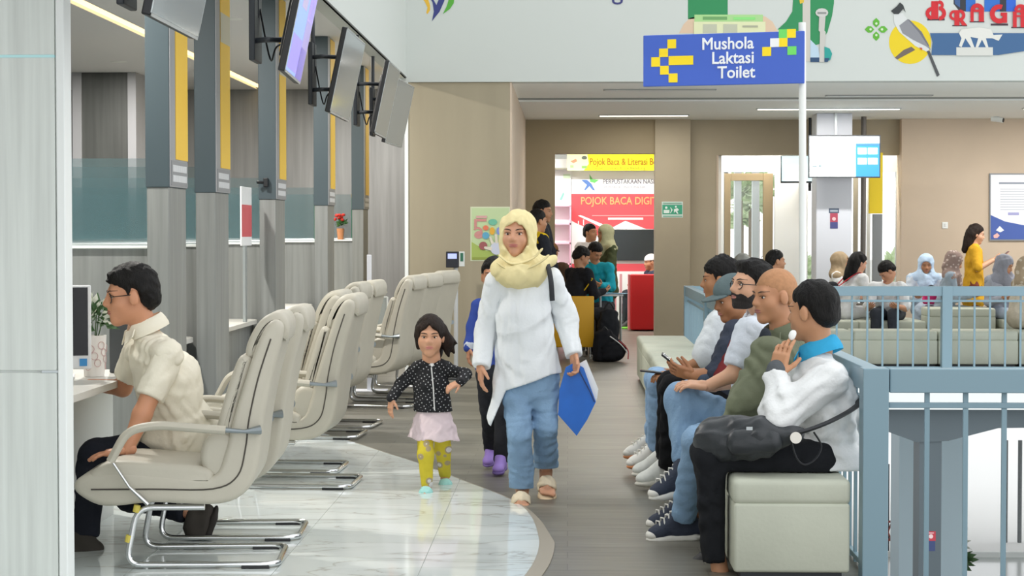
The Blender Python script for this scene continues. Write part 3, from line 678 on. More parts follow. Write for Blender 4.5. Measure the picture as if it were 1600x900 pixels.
mb.build('pot_print', p)
mb = MB().m(mat('leaf_green', '48693f', .6)); blob_leaf(mb, (P[0], P[1], P[2]+.27), .11, rnd, 110, .045); mb.build('foliage', e)
mb = MB().m(mat('blossom_white', 'e4e6d8', .6)); blob_leaf(mb, (P[0]-.01, P[1]-.02, P[2]+.29), .12, rnd, 60, .032); mb.build('blossoms', e)
mb = MB().m(mat('stem_green', '3f5a35', .7))
for k in range(5): mb.tube([(P[0], P[1], P[2]+.12), (P[0]+.05*math.cos(k*1.3), P[1]+.05*math.sin(k*1.3), P[2]+.30)], .003, 5)
mb.build('stems', e)
e = empty('desk_monitor', (-2.45, 8.75, .751), 'black-screened computer monitor with a white frame on the near counter', 'monitor')
M = Matrix.Translation((-2.45, 8.75, 0)) @ Matrix.Rotation(math.radians(14), 4, 'Z')
MB().m(mat('monitor_white', 'e3e5e8', .4)).rbox((-.3, 0, .80), (.18, .035, 1.20), .006, M).build('housing', e)
MB().m(mat('monitor_black', '14161f', .25)).box((-.29, -.003, .865), (.165, .002, 1.19), M).build('display', e)
MB().m(mat('sticker_blue', '3a8fd0', .5)).box((.125, -.0035, .815), (.16, .002, .85), M).build('sticker', e)
MB().m(mat('monitor_white', 'e3e5e8', .4)).rbox((-.12, .0, .752), (.1, .2, .764), .004, M).rbox((-.04, .03, .76), (.04, .06, .86), .004, M).build('stand', e)
o = MB().m(mat('charcoal_board', '4c5053', .6)).rbox((-2.29, 9.2, .751), (-2.165, 9.3, 1.02), .005).build('desk_screen', loc=(-2.23, 9.25, .751)); tag(o, 'charcoal desk screen behind the flower pot', 'desk screen')
# red flowers on the fifth partition sill
P = (at(532, 370, PY[4]+.19).x, PY[4]+.19, 1.373); e = empty('potted_plant', P, 'small orange pot of red flowers on the far partition sill', 'potted plant')
MB().m(mat('pot_orange', 'c98a5e', .6)).lathe([(.032, 0), (.045, .13), (.04, .13)], P, 18).build('pot', e, smooth=True)
mb = MB().m(mat('leaf_green2', '4f7a48', .6)); blob_leaf(mb, (P[0]+.02, P[1], P[2]+.18), .06, rnd, 40, .05); mb.build('foliage', e)
for k in range(9):
    a = k*2.4; r = .018+.045*((k*37) % 10)/10
    MB().m(mat('petal_red', 'c8352b', .6)).lathe([(.004, 0), (.02, .006), (.024, .02), (.016, .032), (.004, .036)], (P[0]-.01+r*math.cos(a), P[1]+r*math.sin(a), P[2]+.24+.03*math.sin(k)), 9).build('flower', e, smooth=True)
# red and white notice on the second counter
e = empty('notice_holder', (-2.5, 14.4, .75), 'red and white notice in a clear holder by the third post', 'notice')
MB().m(M_alu).box((-2.55, 14.5, .751), (-2.53, 14.58, 1.40)).build('stand', e)
MB().m(mat('notice_white', 'eef0f0', .5)).rbox((-.01, -.01, -.012), (.45, .45, 0), .003, Matrix.Translation((-2.52, 14.3, 1.36)) @ Matrix.Rotation(PI/2, 4, 'Z') @ Matrix.Rotation(PI/2, 4, 'X')).build('backing', e)
MB().m(mat('notice_red', 'd3555c', .5)).box((.0, .06, .0), (.44, .31, .002), Matrix.Translation((-2.52, 14.3, 1.36)) @ Matrix.Rotation(PI/2, 4, 'Z') @ Matrix.Rotation(PI/2, 4, 'X')).build('print', e)
# white stand with acrylic panel
X = at(577, 450, 16.9); e = empty('leaflet_stand', (X.x, 16.9, 0), 'slim white stand with a frosted panel behind the fifth pair of chairs', 'stand')
MB().m(mat('stand_white', 'eceef6', .4)).rbox((X.x-.02, 16.88, .0), (X.x+.02, 16.92, at(577, 398, 16.9).z), .005).build('post', e)
MB().m(mat('stand_white', 'eceef6', .4)).rbox((X.x-.16, 16.78, 0), (X.x+.16, 17.02, .015), .005).build('base', e)
a_, b_ = at(578, 513, 16.85), at(605, 464, 16.85)
MB().m(mat('frosted_panel', 'c3cac8', .5, alpha=.8)).rbox((a_.x, 16.84, a_.z), (b_.x, 16.86, b_.z), .004).build('panel', e)
mb = MB().m(M_trim)
for (u0, v0, u1, v1) in ((a_.x-.008, a_.z, a_.x+.004, b_.z), (b_.x-.004, a_.z, b_.x+.008, b_.z), (a_.x, a_.z-.006, b_.x, a_.z+.006), (a_.x, b_.z-.006, b_.x, b_.z+.006)): mb.box((u0, 16.83, v0), (u1, 16.87, v1))
mb.build('panel_frame', e)
for i, (x, y, lb) in enumerate([(-2.72, 12.2, 'white paper tray on the counter beside the second post'), (-2.72, 14.0, 'white paper tray on the counter beside the third post')]):
    e = empty('paper_tray', (x, y, .751), lb, 'tray', 'paper trays')
    MB().m(mat('tray_white', 'dfe2e2', .5)).rbox((x-.12, y-.16, .751), (x+.12, y+.16, .765), .004).rbox((x-.12, y-.16, .752), (x-.112, y+.16, .81), .003).rbox((x-.12, y+.152, .752), (x+.12, y+.16, .81), .003).build('tray', e)
    MB().m(mat('paper', 'f2f3f1', .7)).box((x-.1, y-.14, .766), (x+.1, y+.14, .785)).build('papers', e)

# ================================================================== ON THE BEIGE BLOCK
X = at(712, 400, 18.35); zt = at(712, 393, 18.35).z; zb = at(712, 418, 18.35).z
e = empty('access_reader', (X.x, 18.35, 0), 'black fingerprint reader on a thin grey post by the beige wall', 'reader')
MB().m(mat('post_pale', 'c2c4c4', .4)).tube([(X.x, 18.37, 0), (X.x, 18.37, zb+.03)], .022, 12).build('post', e, smooth=True)
MB().m(M_dark).lathe([(.14, 0), (.14, .012), (.03, .02)], (X.x, 18.37, 0), 20).build('base', e)
MB().m(mat('reader_black', '1d212c', .35)).rbox((at(697, 400, 18.35).x, 18.32, zb), (at(717, 400, 18.35).x, 18.36, zt), .006).build('body', e)
MB().m(mat('reader_screen', 'a9b4ee', .3, emit=.6)).box((at(700, 400, 18.35).x, 18.317, at(1, 404, 18.35).z), (at(714, 400, 18.35).x, 18.321, at(1, 396, 18.35).z)).build('display', e)
MB().m(mat('reader_white', 'd5d9d7', .4)).rbox((at(717.5, 400, 18.35).x, 18.325, at(1, 416, 18.35).z), (at(726, 400, 18.35).x, 18.36, zt), .004).m(mat('reader_green', '2c6a52', .4)).box((at(719.5, 400, 18.35).x, 18.322, at(1, 408, 18.35).z), (at(724, 400, 18.35).x, 18.326, at(1, 395, 18.35).z)).build('fingerprint_unit', e)
y_ = 18.62
e = empty('poster', at(766, 408, y_-.004), 'green health poster with the number 5 and a drawn hand on the beige wall', 'poster')
decal('sheet', [(rect(735, 323, 797, 408), c('cdd3b4')), (rect(737, 325, 795, 406), c('bccf9f')), ([(737, 378), (760, 392), (795, 388), (795, 406), (737, 406)], c('a2b55e')), (rect(738, 402, 795, 406), c('8d9a45'))], y_, e)
decal('printed_pictures', [(ellp(748, 367, 7, 6, 14), c('c9908a')), (ringp(746.5, 362, 7.5, 4.2, PI*1.15, PI*2.75), c('c98a84')), ([(741, 342), (760, 342), (760, 346), (745, 346), (745, 354), (741, 356)], c('c98a84')), (rect(744, 337, 761, 341), c('d2a49e')),
 (ellp(770, 347, 7, 5, 14), c('6fb79a')), (ellp(769, 361, 4.2, 6, 12), c('e0a93c')), (ellp(779, 361, 3.4, 6, 12), c('8193d0')), (ellp(759, 368, 5.5, 5.5, 14), c('5fa3c0')), (ellp(755, 384, 6.5, 6.5, 14), c('9c5a5a')), (ellp(759, 356, 4.5, 4, 12), c('e07b5a')),
 (ellp(776, 388, 10, 10, 16), c('c9cddb')), ([(768, 382), (764, 370), (767, 369), (772, 380)], c('dcd3c2')), ([(774, 380), (773, 366), (777, 366), (778, 380)], c('dcd3c2')), ([(780, 381), (784, 368), (787, 369), (785, 383)], c('dcd3c2')), ([(768, 392), (756, 388), (757, 385), (769, 386)], c('dcd3c2'))], y_-.006, e, th=.001, y_step=.0006)

# ================================================================== FAR WALL THINGS
yw = FY-.04
e = empty('exit_sign', at(1050, 340, yw-.004), 'green evacuation sign with white figures on the beige column', 'sign')
decal('plate', [(rect(1034, 315, 1067, 340), c('d9e6df')), (rect(1035, 320, 1066, 335), c('43a481')), (rect(1036, 337, 1066, 339), c('8fbfa9'))], yw, e)
decal('pictogram', [(rect(1037, 328, 1046, 333), c('e8f4ee')), (ellp(1041, 324.5, 2, 2, 10), c('e8f4ee')), ([(1048, 324), (1051, 328), (1048, 333), (1047, 333), (1049, 328), (1047, 324)], c('e8f4ee')), (ellp(1056, 323, 1.6, 1.6, 10), c('e8f4ee')), ([(1053, 327), (1058, 325), (1061, 328), (1058, 330), (1060, 334), (1058, 334), (1055, 330), (1053, 333)], c('e8f4ee')), (rect(1036, 316.5, 1065, 318), c('8fbfa9'))], yw-.004, e, th=.001)
yw = FY-.05
e = empty('light_switch', at(1476, 357, yw), 'small white light switch on the beige wall left of the framed notice', 'switch')
a_, b_ = at(1472, 357, yw), at(1481, 347, yw)
MB().m(M_trim).rbox((a_.x, yw-.012, a_.z), (b_.x, yw-.001, b_.z), .003).build('plate', e); MB().m(mat('rocker', 'dcdedd', .4)).rbox((a_.x+.022, yw-.018, a_.z+.02), (b_.x-.022, yw-.01, b_.z-.02), .002).build('rocker', e)
e = empty('wall_notice', at(1600, 375, yw), 'framed white notice with a blue wave, on the beige wall behind the women', 'notice')
decal('frame', [(rect(1545.5, 271, 1652, 376), c('8d9298'))], yw, e, th=.03)
decal('sheet', [(rect(1548, 273, 1650, 374), c('eef0f6')), ([(1548, 336), (1570, 346), (1600, 352), (1650, 352), (1650, 374), (1548, 374)], c('4a63ad'))], yw-.03, e)
decal('printed_lines', [(rect(1561, 285, 1640, 287.5), c('8a93a4'))]+[(rect(1563, 295+k*4, 1640-(k*7) % 20, 295.9+k*4), c('bfc5d2')) for k in range(9)]+[(rect(1575, 332, 1592, 336), c('a8a9d6')), ([(1556, 360), (1562, 353), (1569, 360), (1563, 363)], c('e7ecf4')), ([(1552, 368), (1558, 364), (1562, 368), (1558, 372), (1553, 372)], c('e9b9b4'))], yw-.033, e, th=.001, y_step=.0002)
X = at(1556, 192, 24.3); e = empty('cctv_camera', (X.x, 24.3, 2.955), 'small white security camera under the far ceiling', 'camera')
MB().m(M_trim).lathe([(.04, -.02), (.05, -.01), (.05, -.001)], (X.x, 24.3, 2.955), 16).build('mount', e)
MB().m(M_trim).tube([(X.x-.06, 24.28, 2.93), (X.x+.07, 24.2, 2.905)], .035, 14).build('barrel', e, smooth=True)
MB().m(M_black).tube([(X.x+.07, 24.2, 2.905), (X.x+.076, 24.196, 2.904)], .028, 14).build('lens', e, smooth=True)
# column sign and screens
e = empty('column_sign', at(1302, 359, 23.49), 'small red and navy sign on the white column', 'sign')
decal('plate', [(rect(1295, 325.5, 1311, 333), c('5c6a80')), (rect(1297, 333, 1309, 357), c('b04a5e')), (rect(1297, 347, 1309, 357), c('4a4f86')), (ellp(1303, 342, 3, 3, 12), c('e7c4c8')), (rect(1297, 328, 1309, 331), c('aab4c0'))], 23.5, e)
e = empty('column_sign', at(1454, 860, 19.71), 'small red and navy sign on the dark lower column', 'sign')
decal('plate', [(rect(1447, 830, 1462, 845), c('c0404c')), (rect(1448, 845, 1461, 861), c('3d4a76')), (ellp(1454.5, 838, 3.5, 3.5, 12), c('ecd0d0')), (rect(1450, 832, 1459, 833.5), c('e7c0c4'))], 19.72, e)
def wallscreen(px0, py0, px1, py1, Y, items, label, back_to):
    e = empty('wall_screen', at((px0+px1)/2, py1, Y), label, 'screen', 'screens in the waiting area')
    a_, b_ = at(px0, py1, Y), at(px1, py0, Y)
    MB().m(mat('tv_frame', '4a4d52', .4)).rbox((a_.x, Y, a_.z), (b_.x, Y+.05, b_.z), .005).build('housing', e)
    decal('display', items, Y, e)
    MB().m(M_dark).rbox(((a_.x+b_.x)/2-.12, Y+.045, (a_.z+b_.z)/2-.12), ((a_.x+b_.x)/2+.12, back_to-.001, (a_.z+b_.z)/2+.12), .004).build('bracket', e)
    return e
E = lambda n, h, s=.9: mat('tv_'+n, h, .4, emit=s)
wallscreen(1263, 211, 1376, 278, 23.2, [(rect(1265, 213, 1374, 276), E('white', 'f4fbfc', 1.0)), (rect(1272, 226, 1334, 262), E('aqua', 'dcf3f6', .95)), (rect(1337, 224, 1374, 276), E('blue', '3b8be0', .7)), (rect(1340, 231, 1354, 241), E('w2', 'f6fafc', .9)), (rect(1356, 231, 1371, 241), E('w2', 'f6fafc', .9)), (rect(1340, 247, 1354, 257), E('w2', 'f6fafc', .9)), (rect(1356, 247, 1371, 257), E('w2', 'f6fafc', .9)), (rect(1337, 224, 1374, 227), E('b2', '4a7fb5', .5)), (rect(1269, 259, 1276, 261), E('ink', '7f8a90', .3)), (rect(1279, 258, 1283, 261), E('ink', '7f8a90', .3))], 'lit wall screen with a blue panel of white boxes on the column', 23.5)
e = wallscreen(1220, 243, 1312, 286, 24.25, [(rect(1221.5, 244, 1311, 283), E('aqua2', 'cdeff2', .9)), (rect(1228, 258, 1262, 283), E('white', 'f4fbfc', 1.0))], 'pale aqua lit screen half hidden behind the sign pole', 24.4)
MB().m(M_dark).tube([(at(1266, 260, 24.38).x, 24.42, 2.0), (at(1266, 260, 24.38).x, 24.42, 2.954)], .02, 10).build('drop_tube', e)
# glazed opening: door, panels, posts
DY = 25.4
e = empty('door_1', at(1170, 534, DY), 'brown-framed glass door in the bright far opening', 'door'); e['kind'] = 'structure'
X0, X1, Zt = at(1132, 300, DY).x, at(1208, 300, DY).x, at(1, 272, DY).z
fr = mat('door_brown', '9b8a6c', .5); fw = .085
MB().m(fr).rbox((X0, DY, 0), (X0+fw, DY+.06, Zt), .004).rbox((X1-fw-.05, DY, 0), (X1, DY+.06, Zt), .004).rbox((X0+fw+.001, DY+.002, Zt-.1), (X1-fw-.052, DY+.058, Zt), .004).rbox((X0+fw+.001, DY+.002, 0), (X1-fw-.052, DY+.058, .12), .004).build('frame', e)
MB().m(mat('clear_pane', 'e8f2f4', .03, alpha=.08)).box((X0+fw, DY+.028, .12), (X1-fw, DY+.032, Zt-.1)).build('pane', e)
MB().m(M_chrome).tube(fillet([(X1-.15, DY, 1.12), (X1-.15, DY-.06, 1.12), (X1-.15, DY-.06, .75), (X1-.15, DY, .75)], .03), .012, 8).build('handle', e)
mb = MB().m(mat('white_gloss', 'f4f6f4', .4)).box((w0+.03, DY, Zt+.02), (w1+.3, DY+.08, 2.955)).box((X1+.02, DY-.02, 0), (at(1262, 300, DY).x, DY+.05, Zt+.02)).box((w0+.03, DY+.01, 0), (X0-.005, DY+.06, Zt+.02))
mb.m(mat('mullion', 'a39c8a', .5)).box((at(1334, 300, DY).x, DY, 0), (at(1341, 300, DY).x, DY+.06, Zt+.02)).m(M_trim).box((at(1400, 300, DY).x, DY, 0), (at(1420, 300, DY).x, DY+.06, Zt+.02)).box((at(1355, 300, DY).x, DY, 0), (at(1360, 300, DY).x, DY+.06, Zt+.02))
mb.m(mat('clear_pane', 'e8f2f4', .03, alpha=.08)).box((at(1262, 300, DY).x, DY+.02, 0), (at(1400, 300, DY).x, DY+.026, Zt+.02))
struct('window_2', mb, 'white-framed glazing around the brown door', 'window')
o = MB().m(mat('slot_brown', '7d7466', .5)).rbox((at(1250, 300, DY-.06).x, DY-.07, at(1, 320, DY-.06).z), (at(1256, 300, DY-.06).x, DY-.021, at(1, 285, DY-.06).z), .006).build('pull_handle', loc=at(1253, 320, DY-.04)); tag(o, 'dark pull handle on the white panel behind the pole', 'handle')
xa = at(1349, 300, 24.2).x; o = MB().m(mat('pole_dark', '6b6660', .4, .3)).tube([(xa, 24.2, 0), (xa, 24.2, 2.954)], .035, 14).build('support_pole', smooth=True, loc=(xa, 24.2, 0)); tag(o, 'thin dark support pole right of the white column', 'pole')
xa, xb = at(1362, 300, 24.45).x, at(1379, 300, 24.45).x
e = empty('sign_post', ((xa+xb)/2, 24.45, 0), 'grey sign post with a bright yellow panel in the glazed opening', 'post')
MB().m(mat('sign_post_grey', '8b8f91', .5)).rbox((xa+.02, 24.45, 0), (xb, 24.52, at(1, 335, 24.45).z), .003).build('shaft', e)
MB().m(mat('sign_post_yellow', 'f7d81d', .5)).rbox((xa-.03, 24.44, at(1, 334, 24.45).z), (xb, 24.53, 2.5), .003).build('yellow_panel', e)
# greenery outside the glass door
for k, (px, py, r) in enumerate(((1158, 300, .35), (1172, 322, .3), (1185, 296, .35), (1240, 425, .5), (1160, 345, .25), (1400, 425, .4))):
    q = at(px, py, 32.8+k*.75); mb = MB().m(mat('shrub_glare_green', 'cfe0b8', .7)); blob_leaf(mb, q, r*.85, random.Random(k), 160, .2)  # outdoor glare is put into the pale leaf colour
    o = mb.m(mat('shrub_stem', '7a6a55', .8)).tube([(q.x, q.y, -.3), (q.x, q.y, q.z)], .03, 6).build('shrub', loc=(q.x, q.y, -.3)); tag(o, 'pale green shrub outside the glazing, ' + ['topmost behind the door pane', 'lowest leaves behind the door pane', 'rightmost behind the door pane', 'beside the sign pole', 'leftmost behind the door pane', 'right of the yellow sign post'][k], 'shrub', 'shrubs outside')
for k, px in enumerate((1153, 1181)):
    q = at(px, 330, 32); o = MB().m(mat('outside_column', 'd9dfdf', .7)).rbox((q.x-.06, 32, -.3), (q.x+.06, 32.15, 3.6), .01).build('outdoor_post', loc=(q.x, 32.07, -.3)); tag(o, ['left', 'right'][k]+' pale grey post outside, behind the door pane', 'post', 'posts outside')  # post colour paled to stand in for outdoor glare
o = MB().m(mat('outside_wall', 'eeeeec', .8)).box((at(1120, 400, 34).x-1, 38, -.3), (9, 38.2, .9)).build('garden_wall', loc=(4, 38, -.3)); tag(o, 'low white wall outside the far glazing', 'wall')

# ================================================================== READING CORNER
LY = 29.0
e = empty('reading_booth', at(960, 500, LY), 'red and white digital reading booth with a black screen beyond the doorway', 'booth')
MB().m(mat('booth_white', 'eff1f1', .5)).box((at(893, 400, LY).x, LY, 0), (1.7, LY+.5, at(1, 267, LY).z)).build('carcass', e)
decal('header_board', [(rect(893, 268, 1080, 303), c('eceeee'))], LY, e, th=.02)
decal('bird_emblem', [([(921, 272), (926, 280), (936, 281), (929, 286), (922, 284)], c('6cc26a')), ([(908, 281), (917, 281), (924, 287), (930, 298), (926, 297), (921, 291), (914, 298), (913, 296), (917, 289)], c('5a7ec0'))], LY-.02, e)
M = facing(at(942, 287, LY-.024)); text_mesh('lettering', 'PERPUSTAKAAN NASIONAL', .10, c('6c6c7a'), M, e, bold=.012, sx=.82)
M = facing(at(943, 294, LY-.024)); text_mesh('lettering', 'REPUBLIK', .05, c('9fa2b0'), M, e, sx=1.3); text_mesh('lettering', 'INDONESIA', .05, c('9fa2b0'), facing(at(974, 294, LY-.024)), e, sx=1.3)
decal('red_panel', [(rect(893, 303, 1080, 440), c('dd4f57'))], LY, e, th=.03)
M = facing(at(907, 319.5, LY-.034)); text_mesh('lettering', 'POJOK BACA DIGITAL', .165, c('f2a56f'), M, e, bold=.02, sx=.82)
decal('white_roof_print', [([(893, 345), (903, 350), (921, 358), (921, 440), (893, 440)], c('e9ebeb')), ([(903, 337), (907, 336), (960, 358), (954, 362)], c('f3f4f4')), ([(977, 345), (1020, 362), (1080, 362), (1080, 440), (925, 440), (925, 372)], c('eef0f0')), ([(925, 336), (1080, 336), (1080, 338), (925, 338)], c('ee8a8c')), (rect(950, 340, 1005, 343.5), c('f5d5d4')), (rect(893, 412, 1080, 424), c('d8505a')), (rect(903, 345, 904.5, 352), c('e9ebeb')), (rect(911, 343, 912.5, 352), c('e9ebeb'))], LY-.03, e)
a_, b_ = at(953, 407, LY-.08), at(1060, 358, LY-.08)
MB().m(mat('booth_tv', '2e3436', .2)).rbox((a_.x, LY-.08, a_.z), (b_.x, LY-.034, b_.z), .006).build('screen', e)
decal('lower_cabinet', [(rect(925, 424, 1080, 505), c('f0f1f2')), (rect(960, 428, 963, 490), c('c98a92')), (rect(968, 428, 972, 490), c('cf9aa0'))], LY-.05, e, th=.01)
e = empty('yellow_banner', at(960, 266, 28.7), 'bright yellow banner above the reading booth', 'banner')
decal('sheet', [(rect(886, 236, 1090, 266.5), c('f3ee1c')), ([(886, 236), (917, 236), (920, 256), (912, 266.5), (886, 266.5)], c('eeeab2'))], 28.7, e, th=.01)
decal('printed_figures', [(ellp(913, 249, 4, 4.5, 14), c('e9e9e4')), (ellp(913, 246.5, 4.3, 3, 12), c('5a6458')), (rect(909, 259, 917, 263), c('7fae5e')), ([(891, 252), (900, 248), (902, 252), (896, 255)], c('df8a6a')), (rect(891, 258, 896, 262), c('9ccf86'))], 28.69, e, th=.001)
M = facing(at(921, 257.5, 28.684)); text_mesh('lettering', 'Pojok Baca & Literasi Ber', .145, c('a86c06'), M, e, bold=.015, sx=.72)
M = facing(at(925, 264.5, 28.684)); text_mesh('lettering', 'Taman Literasi Kota Bandung', .06, c('8f8b20'), M, e, sx=1.15)
e = empty('white_shelf', at(879, 470, 28.9), 'white shelf unit with pink edges at the left of the doorway', 'shelf')
xa, xb = at(858, 400, 28.9).x, at(892, 400, 28.9).x
MB().m(mat('shelf_white', 'f1f1f3', .5)).box((xa, 28.95, 0), (xb, 29.25, 2.6)).build('back_panel', e)
for py in (265, 322, 350, 380, 412):
    z = at(1, py, 28.9).z; MB().m(mat('shelf_edge' if py > 300 else 'shelf_dark', 'e3b3c4' if py > 300 else '8d8c7c', .5)).box((xa, 28.72, z-.012), (xb, 28.95, z+.012)).build('shelf_board', e)
MB().m(mat('shelf_pink', 'e8a9bf', .5)).box((xb-.02, 28.72, 0), (xb, 28.95, at(1, 322, 28.9).z)).build('side_panel', e)
MB().m(mat('shelf_magenta', 'd86a8c', .5)).box((xa, 28.70, 0), (xb, 28.94, at(1, 414, 28.9).z)).build('lower_front', e)
for it in [([(874, 312), (880, 300), (882, 303), (878, 313)], c('7cc0ac')), (rect(880, 272, 891, 282), c('d5ecd0')), (rect(869, 313, 882, 314.5), c('d9c9d4'))]: decal('printed_mark', [it], 28.95, e)
# red sofa, green rug
xa = at(985, 500, 27.4).x
e = empty('red_sofa', (xa+.35, 27.8, 0), 'bright red block sofa standing inside the doorway on the right', 'sofa')
RED = mat('sofa_red', 'c30f16', .5); 
MB().m(RED).rbox((xa, 27.4, .02), (xa+.8, 27.56, .84), .02, n=3).build('backrest', e, smooth=True)
MB().m(RED).rbox((xa, 27.56, .02), (xa+.8, 28.2, .42), .02, n=3).build('seat', e, smooth=True)
MB().m(mat('sofa_pink_edge', 'e88a8e', .5)).rbox((xa-.035, 27.42, .02), (xa-.001, 27.57, .84), .006).build('side_panel', e)
o = MB().m(mat('rug_green', '6fc23f', .9)).box((at(950, 505, 28.3).x, 28.0, .0), (at(984, 505, 28.3).x+.1, 28.7, .02)).build('rug', loc=(.8, 28.3, 0)); tag(o, 'small bright green rug beside the red sofa', 'rug')
# yellow chair + backpack
e = empty('yellow_chair', (.03, 21.6, 0), 'yellow block chair behind the woman, seat of the man in black', 'chair')
Y1 = mat('chair_yellow', 'e3ab17', .5)
xa, xb = at(876, 500, 21.3).x, at(928, 500, 21.3).x
MB().m(Y1).rbox((xa-.1, 21.3, at(1, 541, 21.3).z), (xb, 21.38, at(1, 462, 21.3).z), .012, n=3).build('backrest', e, smooth=True)
MB().m(Y1).rbox((xa-.1, 21.385, .30), (xb, 21.85, .42), .012, n=3).build('seat', e, smooth=True)
for x in (xa-.07, xb-.05):
    for y in (21.36, 21.8): MB().m(M_chrome).tube([(x, y, 0), (x, y, .31)], .015, 8).build('leg', e)
# ================================================================== IMPLICIT-SURFACE MODELLER (figures, bags)
def V3(p): return np.array(p, dtype=np.float64)
def nrm(v): v = V3(v); return v/(np.linalg.norm(v)+1e-12)
def sd(pr, P):
    t = pr[0]
    if t == 'c':
        a, b, ra, rb = V3(pr[1]), V3(pr[2]), pr[3], pr[4]; ba = b-a
        q = P-a; u = np.clip(q@ba/(ba@ba+1e-12), 0, 1)
        return np.linalg.norm(q-u[:, None]*ba, axis=1)-(ra+(rb-ra)*u)
    if t == 'e':
        c, A, r = V3(pr[1]), np.array(pr[2]), V3(pr[3]); q = (P-c)@A.T
        k0 = np.linalg.norm(q/r, axis=1); k1 = np.linalg.norm(q/(r*r), axis=1)+1e-9
        return k0*(k0-1)/k1
    if t == 'q':                       # elliptic cone: a, b, (rx,ry) at a, (rx,ry) at b, side
        a, b = V3(pr[1]), V3(pr[2]); ba = b-a; L = np.linalg.norm(ba); ax = ba/L
        s_ = V3(pr[5]); s_ = nrm(s_-ax*(s_@ax)); dd = np.cross(ax, s_)
        q = P-a; uu_ = q@ax; u = np.clip(uu_/L, 0, 1)
        rx = pr[3][0]+(pr[4][0]-pr[3][0])*u; ry = pr[3][1]+(pr[4][1]-pr[3][1])*u
        ex = uu_-u*L; rm = np.minimum(rx, ry)
        return (np.sqrt((q@s_/rx)**2+(q@dd/ry)**2+(ex/rm)**2)-1)*rm
    if t == 'b':
        c, A, h, r = V3(pr[1]), np.array(pr[2]), V3(pr[3]), pr[4]; q = np.abs((P-c)@A.T)-(h-r)
        return np.linalg.norm(np.maximum(q, 0), axis=1)+np.minimum(q.max(axis=1), 0)-r
def bb(pr):
    t = pr[0]
    if t == 'c': a, b = V3(pr[1]), V3(pr[2]); r = max(pr[3], pr[4]); return np.minimum(a, b)-r, np.maximum(a, b)+r
    if t == 'e': r = max(pr[3]); return V3(pr[1])-r, V3(pr[1])+r
    if t == 'q': a, b = V3(pr[1]), V3(pr[2]); r = max(*pr[3], *pr[4]); return np.minimum(a, b)-r, np.maximum(a, b)+r
    if t == 'b': r = np.linalg.norm(V3(pr[3])); return V3(pr[1])-r, V3(pr[1])+r
def field(P, prims, subs=(), k=.02, ks=.01):
    F = np.full(len(P), 9.)
    for pr in prims:
        kk = pr[-1]['k'] if isinstance(pr[-1], dict) else k
        d = sd(pr, P); h_ = np.maximum(kk-np.abs(F-d), 0)/kk; F = np.minimum(F, d)-h_*h_*kk*.25
    for pr in subs:
        d = -sd(pr, P); h_ = np.maximum(ks-np.abs(F-d), 0)/ks; F = np.maximum(F, d)+h_*h_*ks*.25
    return F
def wrinkle(P, amp, fr, seed, zs=.7):
    r = np.random.RandomState(seed); out = 0
    if fr < 60: fr = fr*1.9
    for i in range(5):
        d1, d2 = nrm(r.randn(3)*[1, 1, zs]), nrm(r.randn(3)); f = fr*(.7+.35*i)
        x = P@d1*f+2.4*np.sin(P@d2*f*.42+r.rand()*6)+r.rand()*6
        out = out+(.6*np.sin(x)+1.1*(np.abs(np.sin(x*.5))-.64))/(1+.45*i)*(.6+.4*np.sin(P@d2*fr*.3+i))
    return out*amp*1.15
